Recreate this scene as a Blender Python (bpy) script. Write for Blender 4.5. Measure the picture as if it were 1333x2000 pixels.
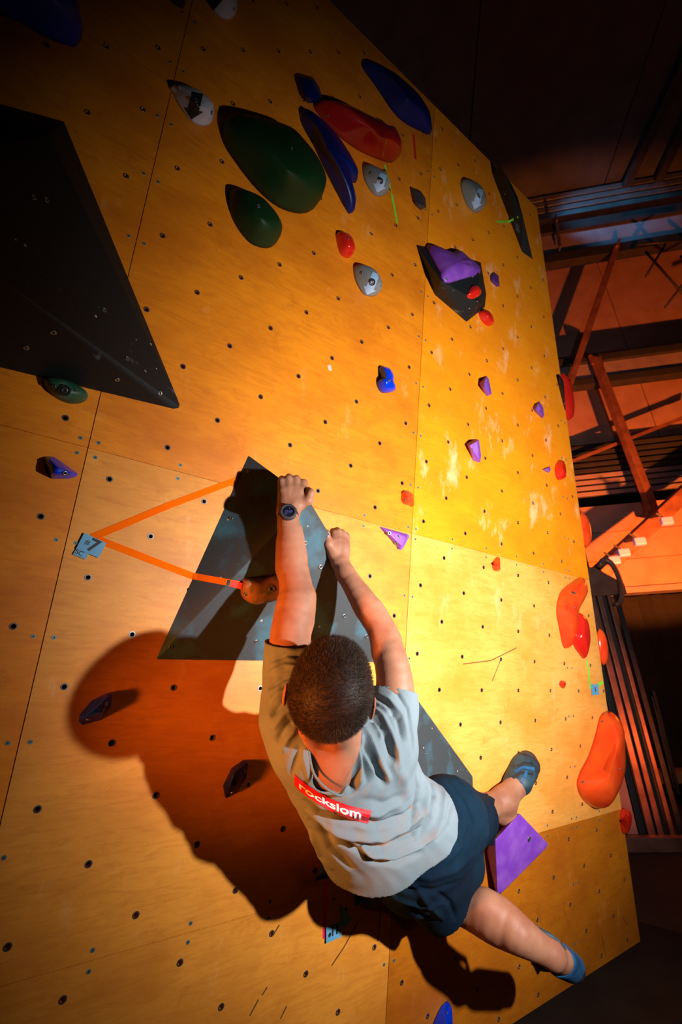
import bpy, bmesh, math, random
import numpy as np
from mathutils import Vector, Matrix
from mathutils.bvhtree import BVHTree
from mathutils.geometry import delaunay_2d_cdt
random.seed(7); rng = np.random.default_rng(7)
for o in list(bpy.data.objects): bpy.data.objects.remove(o)

# ------------------------------------------------------------------ measured geometry of the place
CX, CY = 666.5, 1000.0
VH = np.array([2000.36-CX, 1356.6-CY]); VV = np.array([1003.29-CX, -2682.86-CY])
FPX = math.sqrt(-(VH@VV))
nrm = lambda v: np.asarray(v, float)/np.linalg.norm(v)
dh = nrm([*VH, FPX]); dv = nrm([*VV, FPX]); wn = nrm(np.cross(dh, dv))      # wall: along, up, towards the room
dv = np.cross(wn, dh); dv = dv*np.sign(-dv[1])
DW = 1.377                                                                  # lens to wall, metres
def craw(x, y): return np.array([(x-CX)/FPX, (y-CY)/FPX, 1.0])
_a = nrm(np.cross(dh, np.cross(craw(1165, 1180), craw(1300, 1710)))); UP = _a*(-np.sign(_a[1]))
_f = nrm(craw(830, 1400)); FW = nrm(_f-(_f@UP)*UP); RT = np.cross(FW, UP); RT = RT*np.sign(RT[0])
M3 = np.array([RT, FW, UP]); CAMZ = 1.11; CAM = np.array([0, 0, CAMZ])
def w(v): return M3@np.asarray(v, float)+CAM
def wd(v): return M3@np.asarray(v, float)
def C(x, y, z): return w(craw(x, y)*z)                                      # image direction + depth -> place
WN, DH, DV = wd(wn), wd(dh), wd(dv)
if WN[1] > 0: WN = -WN; wn = -wn
_r = craw(104.73, 910.02); WO = w(_r*(-DW/(wn@_r)))
def PW(x, y, h=0.0):                                                        # point h metres off the climbing wall
    r = craw(x, y); return w(r*((-DW+h)/(wn@r)))
def ST(x, y, h=0.0): p = PW(x, y, h)-WO; return np.array([p@DH, p@DV])
def SW(s, t, h=0.0): return WO+DH*s+DV*t+WN*h
def HP(x, y, Y):                                                            # point of the hall at distance Y
    d = wd(craw(x, y)); return CAM+d*(Y/d[1])

# ------------------------------------------------------------------ camera, world, lights, exposure
S = bpy.context.scene; COL = S.collection
cam = bpy.data.objects.new('camera', bpy.data.cameras.new('camera')); COL.objects.link(cam)
R = Matrix([list(wd([1, 0, 0])), list(wd([0, -1, 0])), list(wd([0, 0, -1]))]).transposed()
cam.matrix_world = Matrix.Translation(Vector(CAM)) @ R.to_4x4()
cd = cam.data; cd.sensor_fit = 'VERTICAL'; cd.sensor_height = 36; cd.sensor_width = 24
cd.lens = FPX/2000*36; cd.clip_start = .02
cd.dof.use_dof = True; cd.dof.focus_distance = 1.25; cd.dof.aperture_fstop = 5.0
S.camera = cam
S.view_settings.view_transform = 'Standard'; S.view_settings.look = 'None'
S.view_settings.gamma = 1; S.view_settings.use_curve_mapping = False; S.view_settings.exposure = 0.0
wld = bpy.data.worlds.new('hall air'); S.world = wld; wld.use_nodes = True
wld.node_tree.nodes['Background'].inputs[0].default_value = (.35, .5, .6, 1)
wld.node_tree.nodes['Background'].inputs[1].default_value = .006
def lamp(name, kind, pos, target, power, col, radius=.03, size=90, blend=.5):
    l = bpy.data.lights.new(name, kind); l.energy = power; l.color = col
    if kind == 'SPOT': l.spot_size = math.radians(size); l.spot_blend = blend; l.shadow_soft_size = radius
    elif kind == 'POINT': l.shadow_soft_size = radius
    elif kind == 'AREA': l.size = radius
    o = bpy.data.objects.new(name, l); COL.objects.link(o); o.location = Vector(pos)
    o.rotation_euler = (Vector(target)-Vector(pos)).to_track_quat('-Z', 'Y').to_euler()
    return o
L1P = w([1.19, .165, .52])
lamp('key_light', 'SPOT', L1P, PW(915, 1135), 330, (1, .96, .97), .022, 121, 1)
lamp('low_warm_light', 'SPOT', w([1.0, -.13, -.40]), PW(700, 1350), 3.4, (1, .36, .10), .03, 95, .9)
lamp('left_warm_fill', 'SPOT', w([-1.1, .40, .22]), C(600, 1400, 1.12), 190, (1, .25, .035), .08, 46, .8)  # added fill for the climber's left side, no fixture stands there
lamp('orange_hall_light', 'SPOT', HP(1560, 1180, 4.9), HP(1215, 940, 8), 1700, (1, .17, .02), .05, 74, .25)
lamp('added_orange_fill', 'POINT', HP(1500, 1000, 5.6), (0, 0, 0), 45, (1, .17, .02), .3)  # added fill, evens out the orange on the cladding
lamp('dim_blue_fill', 'POINT', HP(1000, 500, 3.5), (0, 0, 0), 9, (.35, .6, .8), .3)  # added fill that lifts the ceiling, no real source
lamp('column_orange_fill', 'SPOT', HP(1520, 1480, 4.4), HP(1225, 1430, 5.8), 60, (1, .16, .02), .08, 70, .6)  # added to turn the steel column orange, no fixture there
lamp('blue_roof_light', 'SPOT', HP(1100, 150, 5.5), HP(1190, 420, 8), 190, (.16, .55, 1), .1, 50, .8)

# ------------------------------------------------------------------ materials
def mat(name, col, rough=.5, metal=0.0, spec=.5, col2=None, scale=8.0, bump=0.0, bscale=60.0, coat=0.0, emit=None, lo=.4, hi=.65, detail=4, alpha=1.0, vec=None, sheen=0):
    m = bpy.data.materials.new(name); m.use_nodes = True; nt = m.node_tree; N = nt.nodes; b = N['Principled BSDF']
    b.inputs['Base Color'].default_value = (*col, 1); b.inputs['Roughness'].default_value = rough
    b.inputs['Metallic'].default_value = metal; b.inputs['Specular IOR Level'].default_value = spec
    b.inputs['Coat Weight'].default_value = coat; b.inputs['Sheen Weight'].default_value = sheen
    if alpha < 1: b.inputs['Alpha'].default_value = alpha
    tc = N.new('ShaderNodeTexCoord')
    if col2 is not None:
        mp = N.new('ShaderNodeMapping'); nt.links.new(tc.outputs['Object'], mp.inputs[0])
        if vec: mp.inputs['Scale'].default_value = vec
        n = N.new('ShaderNodeTexNoise'); n.inputs['Scale'].default_value = scale; n.inputs['Detail'].default_value = detail
        nt.links.new(mp.outputs[0], n.inputs['Vector'])
        r = N.new('ShaderNodeValToRGB'); r.color_ramp.elements[0].position = lo; r.color_ramp.elements[1].position = hi
        r.color_ramp.elements[0].color = (*col, 1); r.color_ramp.elements[1].color = (*col2, 1)
        nt.links.new(n.outputs[0], r.inputs[0]); nt.links.new(r.outputs[0], b.inputs['Base Color'])
    if bump:
        n2 = N.new('ShaderNodeTexNoise'); n2.inputs['Scale'].default_value = bscale; n2.inputs['Detail'].default_value = 3
        nt.links.new(tc.outputs['Object'], n2.inputs['Vector'])
        bp = N.new('ShaderNodeBump'); bp.inputs['Strength'].default_value = bump; bp.inputs['Distance'].default_value = .002
        nt.links.new(n2.outputs[0], bp.inputs['Height']); nt.links.new(bp.outputs[0], b.inputs['Normal'])
    if emit: b.inputs['Emission Color'].default_value = (*emit[:3], 1); b.inputs['Emission Strength'].default_value = emit[3]
    return m
def wood(name, base, dark, pale, chalk=0.0):
    m = bpy.data.materials.new(name); m.use_nodes = True; nt = m.node_tree; N = nt.nodes; L = nt.links; b = N['Principled BSDF']
    g = N.new('ShaderNodeNewGeometry')
    def dot(v):
        d = N.new('ShaderNodeVectorMath'); d.operation = 'DOT_PRODUCT'; L.new(g.outputs['Position'], d.inputs[0]); d.inputs[1].default_value = tuple(v); return d.outputs['Value']
    cb = N.new('ShaderNodeCombineXYZ'); L.new(dot(DH), cb.inputs[0]); L.new(dot(DV), cb.inputs[1])
    def noise(scale, detail=4, sc=(1, 1, 1), rough=.55, dist=0):
        mp = N.new('ShaderNodeMapping'); mp.inputs['Scale'].default_value = sc; L.new(cb.outputs[0], mp.inputs[0])
        n = N.new('ShaderNodeTexNoise'); n.inputs['Scale'].default_value = scale; n.inputs['Detail'].default_value = detail
        n.inputs['Roughness'].default_value = rough; n.inputs['Distortion'].default_value = dist
        L.new(mp.outputs[0], n.inputs['Vector']); return n.outputs[0]
    def ramp(v, a, c, inv=False):
        r = N.new('ShaderNodeMapRange'); r.inputs[1].default_value = a; r.inputs[2].default_value = c; L.new(v, r.inputs[0]); return r.outputs[0]
    def mix(f, a, c, amt=1.0):
        x = N.new('ShaderNodeMix'); x.data_type = 'RGBA'
        if amt < 1:
            mm = N.new('ShaderNodeMath'); mm.operation = 'MULTIPLY'; L.new(f, mm.inputs[0]); mm.inputs[1].default_value = amt; f = mm.outputs[0]
        L.new(f, x.inputs[0])
        for k, v in ((6, a), (7, c)):
            if isinstance(v, tuple): x.inputs[k].default_value = (*v, 1)
            else: L.new(v, x.inputs[k])
        return x.outputs[2]
    c = mix(ramp(noise(2.2, 7, (1, 1.6, 1), .65), .40, .66), base, dark, .75)          # broad blotches
    c = mix(ramp(noise(26, 6, (.35, 2.2, 1), .65, 1.2), .45, .72), c, dark, .55)      # veneer grain
    c = mix(ramp(noise(9, 8, (1, 1, 1), .75, .6), .57, .72), c, dark, .75)              # scuffs
    c = mix(ramp(noise(5, 9, (1.5, .7, 1), .7), .60-.12*chalk, .74-.12*chalk), c, pale, .35+chalk)              # chalk marks
    sp = noise(900, 2); c = mix(ramp(sp, .55, .8), c, pale, .18)
    L.new(c, b.inputs['Base Color'])
    b.inputs['Roughness'].default_value = .46; b.inputs['Specular IOR Level'].default_value = .38
    bp = N.new('ShaderNodeBump'); bp.inputs['Strength'].default_value = .35; bp.inputs['Distance'].default_value = .0012
    L.new(noise(620, 3), bp.inputs['Height']); L.new(bp.outputs[0], b.inputs['Normal'])
    return m
def chalky(name, col, chalkcol=(.20, .34, .42), scale=7.0, lo=.56, hi=.72, rough=.62):
    """grit paint with chalk smears and chipped paint dots"""
    m = mat(name, col, rough, spec=.35, col2=chalkcol, scale=scale, lo=lo, hi=hi, detail=9, bump=.5, bscale=380)
    nt = m.node_tree; N = nt.nodes; b = N['Principled BSDF']; src = b.inputs['Base Color'].links[0].from_socket
    tc = N.new('ShaderNodeTexCoord'); vo = N.new('ShaderNodeTexVoronoi'); vo.inputs['Scale'].default_value = 22; nt.links.new(tc.outputs['Object'], vo.inputs['Vector'])
    n = N.new('ShaderNodeTexNoise'); n.inputs['Scale'].default_value = 6; nt.links.new(tc.outputs['Object'], n.inputs['Vector'])
    a = N.new('ShaderNodeMath'); a.operation = 'LESS_THAN'; nt.links.new(vo.outputs['Distance'], a.inputs[0]); a.inputs[1].default_value = .085
    c = N.new('ShaderNodeMath'); c.operation = 'GREATER_THAN'; nt.links.new(n.outputs[0], c.inputs[0]); c.inputs[1].default_value = .5
    d = N.new('ShaderNodeMath'); d.operation = 'MULTIPLY'; nt.links.new(a.outputs[0], d.inputs[0]); nt.links.new(c.outputs[0], d.inputs[1])
    x = N.new('ShaderNodeMix'); x.data_type = 'RGBA'; nt.links.new(d.outputs[0], x.inputs[0]); nt.links.new(src, x.inputs[6]); x.inputs[7].default_value = (.42, .34, .24, 1)
    nt.links.new(x.outputs[2], b.inputs['Base Color']); return m
MT = dict(
    wood_a=wood('amber plywood', (.88, .27, .006), (.56, .13, .003), (1.0, .50, .16)),
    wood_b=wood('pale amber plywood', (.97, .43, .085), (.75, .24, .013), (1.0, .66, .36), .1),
    wood_c=wood('amber plywood with chalk prints', (.98, .32, .003), (.84, .21, .002), (1.0, .62, .30), .38),
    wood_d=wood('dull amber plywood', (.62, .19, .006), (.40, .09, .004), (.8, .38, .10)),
    wood_e=wood('greyed amber plywood', (.88, .34, .035), (.58, .17, .012), (1.0, .62, .30)),
    backing=mat('dark timber', (.05, .025, .01), .8, col2=(.09, .04, .015), scale=5),
    edge=mat('plywood edge', (.45, .25, .10), .7, col2=(.25, .12, .05), scale=40, vec=(1, 1, 9)),
    black=chalky('black grit paint', (.005, .009, .009), (.10, .16, .20), 12, .66, .76),
    blackteal=chalky('black grit paint with chalk', (.040, .050, .053), (.05, .17, .23), 8.5, .50, .74),
    steel=mat('zinc', (.34, .36, .36), .34, .9, col2=(.18, .2, .2), scale=30),
    screw=mat('blue zinc', (.22, .42, .45), .35, .7),
    hole=mat('dark hole', (.006, .006, .006), .9, col2=(.012, .012, .012), scale=20),
    blue=mat('glossy blue resin', (.001, .045, .70), .20, spec=.5, col2=(.001, .03, .5), scale=6),
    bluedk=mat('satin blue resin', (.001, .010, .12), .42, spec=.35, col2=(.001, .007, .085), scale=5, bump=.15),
    green=mat('green resin', (.005, .035, .008), .5, spec=.25, col2=(.004, .026, .006), scale=6, bump=.2),
    greench=mat('green resin with chalk', (.015, .09, .04), .5, col2=(.10, .20, .16), scale=22, lo=.5, hi=.75, bump=.3),
    red=mat('glossy red resin', (.78, .022, .010), .16, spec=.6, col2=(.6, .014, .008), scale=6),
    reddk=mat('deep red resin', (.34, .010, .006), .16, spec=.6, col2=(.26, .008, .005), scale=6),
    redor=mat('glossy orange red resin', (.95, .10, .012), .18, spec=.6, col2=(.85, .045, .010), scale=7),
    purple=mat('purple resin', (.20, .045, .46), .6, col2=(.28, .09, .52), scale=14, bump=.35, bscale=300),
    purpledk=mat('dark purple resin', (.12, .03, .22), .6, col2=(.08, .02, .16), scale=10, bump=.3),
    grey=mat('grey resin', (.24, .27, .26), .6, col2=(.17, .20, .20), scale=8, bump=.3, bscale=300),
    white=mat('white resin', (.62, .62, .66), .45, col2=(.45, .47, .52), scale=5, bump=.2),
    arrowb=mat('black arrow paint', (.01, .012, .012), .5, col2=(.02, .022, .022), scale=9),
    arroww=mat('pale blue arrow paint', (.42, .62, .85), .5, col2=(.30, .5, .75), scale=9),
    brown=mat('worn brown resin', (.34, .15, .055), .6, col2=(.06, .07, .025), scale=16, lo=.48, hi=.66, bump=.4),
    dark=mat('charcoal resin', (.035, .028, .032), .55, col2=(.055, .045, .05), scale=12, bump=.3),
    tape=mat('fluorescent orange tape', (1.0, .15, .001), .95, spec=.05, col2=(1.0, .13, .001), scale=12),
    tapepink=mat('fluorescent pink tape', (1.0, .004, .12), .55, col2=(.9, .004, .1), scale=12),
    tapegreen=mat('fluorescent green tape', (.25, .85, .06), .55, col2=(.2, .7, .05), scale=12),
    tapedk=mat('red tape', (.75, .02, .01), .55, col2=(.6, .015, .01), scale=12),
    card=mat('pale blue laminated card', (.16, .42, .62), .28, spec=.6, col2=(.13, .38, .58), scale=9),
    ink=mat('black ink', (.01, .012, .015), .5, col2=(.02, .02, .02), scale=20),
    skin=mat('skin', (.38, .175, .10), .52, spec=.3, col2=(.30, .12, .065), scale=16, bump=.22, bscale=260),
    scuff=mat('dark rubber scuff', (.09, .035, .008), .8, col2=(.16, .06, .01), scale=60),
    chalk=mat('chalk', (.62, .50, .38), .95, col2=(.72, .6, .5), scale=40),
    nail=mat('fingernail', (.75, .45, .36), .3, col2=(.8, .52, .42), scale=30),
    hair=mat('dark brown hair', (.022, .012, .007), .6, spec=.3, col2=(.042, .023, .013), scale=60),
    shirt=mat('light cotton', (.19, .24, .262), .85, spec=.12, col2=(.165, .215, .235), scale=5, bump=.35, bscale=420),
    shorts=mat('navy cotton', (.0025, .010, .022), .9, spec=.1, col2=(.004, .018, .034), scale=7, bump=.4, bscale=350),
    shoe=mat('blue suede', (.012, .10, .24), .6, col2=(.008, .045, .11), scale=18, lo=.45, hi=.6, bump=.3),
    shoegrey=mat('grey blue suede', (.025, .065, .085), .6, col2=(.012, .03, .04), scale=20, lo=.4, hi=.6, bump=.3),
    rubber=mat('black rubber', (.014, .016, .018), .55, col2=(.03, .032, .035), scale=14),
    strapg=mat('woven pull tab', (.22, .24, .16), .7, col2=(.12, .16, .12), scale=30),
    printred=mat('red print', (.62, .006, .012), .6, col2=(.5, .005, .01), scale=20),
    printwhite=mat('white print', (.8, .8, .82), .6, col2=(.7, .7, .72), scale=20),
    screen=mat('watch screen', (.006, .008, .012), .12, spec=.6, col2=(.012, .014, .02), scale=20),
    segs=mat('watch digits', (.05, .05, .2), .4, emit=(.22, .22, 1, .12)),
    roof=mat('grey roof sheet', (.10, .12, .13), .7, col2=(.075, .09, .10), scale=2, bump=.2),
    sheet=mat('galvanised deck', (.35, .42, .44), .4, .6, col2=(.25, .30, .32), scale=4),
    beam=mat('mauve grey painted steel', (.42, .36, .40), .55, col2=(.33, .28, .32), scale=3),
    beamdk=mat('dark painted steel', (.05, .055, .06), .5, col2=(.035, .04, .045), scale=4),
    panel=mat('pale wall cladding', (.62, .40, .33), .6, col2=(.52, .32, .26), scale=2.5, bump=.2, bscale=40),
    column=mat('painted steel column', (.42, .20, .14), .38, .3, col2=(.28, .12, .08), scale=6),
    curtain=mat('black curtain', (.012, .014, .012), .95, col2=(.02, .02, .016), scale=3),
    floor=mat('black safety mat', (.010, .009, .008), .85, spec=.2, col2=(.016, .015, .012), scale=5, bump=.5, bscale=200),
    ground=mat('hall ground', (.030, .026, .018), .85, col2=(.02, .018, .012), scale=2),
    ledge=mat('beige ledge', (.42, .32, .18), .7, col2=(.3, .24, .14), scale=3),
    block=mat('mauve painted plinth', (.45, .30, .32), .7, col2=(.38, .24, .26), scale=4),
    clip_glow=mat('lavender plastic with added glow', (.5, .42, .75), .4, emit=(.36, .28, .70, .15)),  # glow put into plain clip plastic, not a light source
)

# ------------------------------------------------------------------ object helpers
def link(name, v, f, m, parent=None, smooth=False, label=None, cat=None, group=None, kind=None, rim=None, origin=None):
    v = np.asarray(v, float); org = v.mean(0) if origin is None else np.asarray(origin)
    if len(v) == 0: return None
    me = bpy.data.meshes.new(name); me.from_pydata((v-org).tolist(), [], [tuple(int(i) for i in q) for q in f])
    mats = m if isinstance(m, list) else [m]
    for q in mats: me.materials.append(MT[q])
    if smooth: me.polygons.foreach_set('use_smooth', [True]*len(me.polygons))
    me.update(); o = bpy.data.objects.new(name, me); COL.objects.link(o)
    pl = np.zeros(3)
    if parent is not None: o.parent = parent; pl = WLOC[parent.name]
    o.location = Vector(org-pl); WLOC[o.name] = org
    return tag(o, label, cat, group, kind)
WLOC = {}
def tag(o, label=None, cat=None, group=None, kind=None):
    for k, x in (('label', label), ('category', cat), ('group', group), ('kind', kind)):
        if x: o[k] = x
    return o
def empty(name, loc, label=None, cat=None, group=None, kind=None, parent=None):
    o = bpy.data.objects.new(name, None); COL.objects.link(o); o.empty_display_size = .05
    loc = np.asarray(loc, float); pl = np.zeros(3)
    if parent is not None: o.parent = parent; pl = WLOC[parent.name]
    o.location = Vector(loc-pl); WLOC[o.name] = loc
    return tag(o, label, cat, group, kind)
def hull(pts, bevel=0.0, seg=2):
    bm = bmesh.new()
    for p in pts: bm.verts.new(p)
    r = bmesh.ops.convex_hull(bm, input=bm.verts)
    bmesh.ops.delete(bm, geom=[g for g in r['geom_interior'] if isinstance(g, bmesh.types.BMVert)], context='VERTS')
    bmesh.ops.dissolve_limit(bm, angle_limit=.02, verts=bm.verts, edges=bm.edges)
    if bevel: bmesh.ops.bevel(bm, geom=list(bm.edges), offset=bevel, segments=seg, affect='EDGES', profile=.6)
    bm.verts.ensure_lookup_table(); v = [tuple(q.co) for q in bm.verts]; f = [[q.index for q in p.verts] for p in bm.faces]
    bm.free(); return v, f
def boxpts(a, b, wx, wz, upv=(0, 0, 1)):                       # bar from a to b, wx wide, wz deep
    a = np.asarray(a, float); b = np.asarray(b, float); d = nrm(b-a); s = np.cross(d, upv)
    s = nrm(s) if np.linalg.norm(s) > 1e-4 else np.array([1., 0, 0]); t = nrm(np.cross(s, d))
    return [p+s*i*wx/2+t*j*wz/2 for p in (a, b) for i in (-1, 1) for j in (-1, 1)]
def bar(a, b, wx, wz, bevel=.0): return hull(boxpts(a, b, wx, wz), bevel)
def tube(path, r, n=8, closed=False):
    path = [np.asarray(p, float) for p in path]; v = []; f = []; m = len(path); rr = r if hasattr(r, '__len__') else [r]*m
    prev = None
    for i, p in enumerate(path):
        d = nrm(path[(i+1) % m if closed else min(i+1, m-1)]-path[(i-1) % m if closed else max(i-1, 0)])
        if prev is None:
            prev = np.cross(d, [0, 0, 1.]);
            if np.linalg.norm(prev) < .1: prev = np.cross(d, [1., 0, 0])
        s = nrm(prev-(prev@d)*d); prev = s; t = np.cross(d, s)
        for k in range(n): a = 2*math.pi*k/n; v.append(p+rr[i]*(math.cos(a)*s+math.sin(a)*t))
    for i in range(m if closed else m-1):
        for k in range(n):
            j = (i+1) % m; f.append((i*n+k, i*n+(k+1) % n, j*n+(k+1) % n, j*n+k))
    if not closed: f.append(tuple(range(n))[::-1]); f.append(tuple((m-1)*n+k for k in range(n)))
    return v, f
def disc(c, axis, r, h, n=20, inner=0, bevel=.15):               # short lathe along axis, sitting on c
    c = np.asarray(c, float); a = nrm(axis); s = nrm(np.cross(a, [.3, .2, 1])); t = np.cross(a, s)
    prof = [(r, 0), (r, h*(1-bevel)), (r-h*bevel, h)]
    if inner: prof += [(inner+h*bevel, h), (inner, h*(1-bevel)), (inner, -h*.6)]
    v = []; f = []
    for (q, z) in prof:
        for k in range(n): v.append(c+a*z+q*(math.cos(2*math.pi*k/n)*s+math.sin(2*math.pi*k/n)*t))
    for i in range(len(prof)-1):
        for k in range(n): f.append((i*n+k, i*n+(k+1) % n, (i+1)*n+(k+1) % n, (i+1)*n+k))
    if not inner: f.append(tuple(range(2*n, 3*n)))
    return v, f
def join(*parts):
    V = []; F = []
    for v, f in parts:
        o = len(V); V += [tuple(q) for q in v]; F += [tuple(i+o for i in q) for q in f]
    return V, F
def bvh(v, f): return BVHTree.FromPolygons([tuple(map(float, p)) for p in v], [tuple(int(i) for i in q) for q in f])
HIT = []                                                          # things on the wall that later pieces are fixed to
def cast(x, y, trees=None, off=0.0):
    d = Vector(nrm(wd(craw(x, y)))); best = None
    for t in (HIT if trees is None else trees):
        h = t.ray_cast(Vector(CAM), d)
        if h[0] is not None and (best is None or h[3] < best[3]): best = h
    if best is None: p = PW(x, y, off); return p, WN
    nn = np.array(best[1]); nn = nn if nn@np.array(d) < 0 else -nn
    return np.array(best[0])+nn*off, nn
def smoothloop(pts, n):
    pts = np.asarray(pts, float); m = len(pts); out = []
    for i in range(m):
        p0, p1, p2, p3 = pts[(i-1) % m], pts[i], pts[(i+1) % m], pts[(i+2) % m]
        for k in range(6):
            t = k/6; out.append(.5*((2*p1)+(p2-p0)*t+(2*p0-5*p1+4*p2-p3)*t*t+(3*p1-p0-3*p2+p3)*t**3))
    out = np.array(out); d = np.r_[0, np.cumsum(np.linalg.norm(np.diff(np.vstack([out, out[:1]]), axis=0), axis=1))]
    u = np.linspace(0, d[-1], n, endpoint=False); o2 = np.vstack([out, out[:1]])
    return np.stack([np.interp(u, d, o2[:, 0]), np.interp(u, d, o2[:, 1])], 1)
FOOT = np.array([-27., 1171.])
def basepts(outline, H, frac=.5):
    """seen outline -> footprint on the wall: the side away from the lens is overhung by the body of the hold"""
    o = np.asarray(outline, float); c = o.mean(0); a = nrm(c-FOOT); res = []; e = np.abs((o-c)@a).max()
    for p in o:
        wgt = max(0., (p-c)@a/e); res.append(ST(p[0], p[1], H*frac*wgt))
    return np.array(res)
def dome(outline, H, apex=None, pw=.5, n=44, rings=9, frac=.5, flat=0.0, lump=.0, closed_back=True):
    """rounded resin body over a smooth footprint, apex given in the image"""
    ol = smoothloop(outline, n); b = basepts(ol, H, frac); ap = ST(*(apex if apex is not None else tuple(ol.mean(0))), H)
    v = []; f = []
    sd = random.random()*9
    for k in range(rings+1):
        q = k/rings; hh = math.sin(q*math.pi/2)**(pw*2)*H if True else 0
        inset = 1-math.cos(q*math.pi/2); inset = flat*q*0+inset*(1-flat)+flat*q
        for i in range(n):
            p = b[i]*(1-inset*.999)+ap*inset*.999
            z = hh*(1+lump*math.sin(3*p[0]*18+sd)*math.cos(p[1]*25+sd)) if k else -.002
            v.append(SW(p[0], p[1], z))
    for k in range(rings):
        for i in range(n): f.append((k*n+i, k*n+(i+1) % n, (k+1)*n+(i+1) % n, (k+1)*n+i))
    f.append(tuple(range(rings*n, (rings+1)*n))); f.append(tuple(range(n))[::-1])
    return v, f
def facet(base, tops, bevel=.004, frac=0.0, seg=2):
    H = max(t[2] for t in tops); b = basepts(base, H, frac)
    pts = [SW(p[0], p[1], -.001) for p in b]+[PW(*t) for t in tops]
    return hull(pts, bevel, seg)
def bolt(parent, x, y, tree, r=.0075, ring=False, m='steel'):
    p, nn = cast(x, y, [tree]); v, f = disc(p-nn*.001, nn, r, .003, 14, inner=r*.45)
    b = link('bolt', v, f, m, parent, True)
    v, f = disc(p-nn*.002, nn, r*.5, .0022, 10); link('socket', v, f, 'hole', b)
    if ring: v, f = disc(p-nn*.0012, nn, r*1.75, .0018, 18, inner=r*1.1); link('recess_ring', v, f, 'hole', b)
    return b
def strip(pts, wdt, m, name, parent=None, off=.0012, trees=None, **kw):
    """adhesive tape laid over whatever it crosses"""
    pts = np.asarray(pts, float); v = []; f = []; P = []
    for a, b in zip(pts[:-1], pts[1:]):
        n = max(2, int(np.linalg.norm(b-a)/9))
        for k in range(n): P.append(a+(b-a)*k/n)
    P.append(pts[-1]); C3 = [cast(p[0], p[1], trees, off) for p in P]
    for i, (c, nn) in enumerate(C3):
        d = nrm(C3[min(i+1, len(C3)-1)][0]-C3[max(i-1, 0)][0]); s = nrm(np.cross(d, nn))
        for sg in (-1, 1):
            v.append(c+s*sg*wdt/2); v.append(c+s*sg*wdt/2-nn*.0009)
    for i in range(len(C3)-1):
        a = i*4; b = a+4
        f += [(a, b, b+2, a+2), (a+1, a+3, b+3, b+1), (a, a+1, b+1, b), (a+2, b+2, b+3, a+3)]
    f += [(0, 2, 3, 1), (len(v)-4, len(v)-3, len(v)-1, len(v)-2)]
    return link(name, v, f, m, parent, **kw)
FONT = None
def glyphs(txt, size, bold=0.0):
    cu = bpy.data.curves.new('t', 'FONT'); cu.body = txt; cu.size = size; cu.align_x = 'CENTER'; cu.align_y = 'CENTER'; cu.offset = bold; cu.resolution_u = 4
    o = bpy.data.objects.new('t', cu); COL.objects.link(o); bpy.context.view_layer.update()
    me = o.evaluated_get(bpy.context.evaluated_depsgraph_get()).to_mesh()
    v = np.array([tuple(q.co) for q in me.vertices]); f = [tuple(p.vertices) for p in me.polygons]
    bpy.data.objects.remove(o); bpy.data.curves.remove(cu); return v, f
def card(name, quad, txts, label, off=.004, m='card', cat='tag', base=None, ink='ink', **kw):
    """flat laminated card with print; quad = its four corners in the image (tl,tr,br,bl)"""
    P = [cast(x, y, None, off)[0] if base is None else base(x, y) for x, y in quad]
    o = P[3]; ex = P[2]-P[3]; ey = P[0]-P[3]; nn = nrm(np.cross(ex, ey)); nn = nn if nn@(CAM-o) > 0 else -nn
    vv, ff = hull([p+nn*k for p in P for k in (0, .0015)]); c = link(name, vv, ff, m, label=label, cat=cat, **kw)
    for (t, u, v_, sz, rot, bold) in txts:
        g, gf = glyphs(t, sz, bold); X = nrm(ex); Y = nrm(np.cross(nn, X)); ca, sa = math.cos(rot), math.sin(rot)
        pos = o+ex*u+ey*v_+nn*.0022
        link('lettering', [pos+X*(q[0]*ca-q[1]*sa)+Y*(q[0]*sa+q[1]*ca) for q in g], gf, ink, c)
    return c
#@@STRUCTURE
# ------------------------------------------------------------------ climbing wall of plywood panels
def proj(p):
    q = M3.T@(np.asarray(p)-CAM); return np.array([q[0]/q[2]*FPX+CX, q[1]/q[2]*FPX+CY]) if q[2] > .05 else np.array([-9e3, -9e3])
OUT = [(-3.4, -1.77), (3.066, -1.77), (2.205, 2.365), (-3.4, 2.365)]       # outline along / up the wall
def clip(poly, outline):
    res = poly
    for i in range(len(outline)):
        a = np.array(outline[i]); b = np.array(outline[(i+1) % len(outline)]); n = np.array([-(b-a)[1], (b-a)[0]]); out = []
        for k in range(len(res)):
            p = np.array(res[k]); q = np.array(res[(k+1) % len(res)]); dp = (p-a)@n; dq = (q-a)@n
            if dp >= 0: out.append(tuple(p))
            if dp*dq < 0: out.append(tuple(p+(q-p)*dp/(dp-dq)))
        res = out
        if not res: return []
    return res
G = .1329267
NUTS = [(i*G, j*G) for i in range(-9, 24) for j in range(-14, 19) if (i+j) % 2]
front = link('wall_front', *hull([SW(s, t, h) for s, t in OUT for h in (-.021, -.10)]), 'backing', kind='structure')
sc, tc_ = [-2.328, -1.131, .066, 1.2655, 2.4455, 3.6], [-1.9, -1.135, .070, 2.4]
PANELS = []
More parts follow.
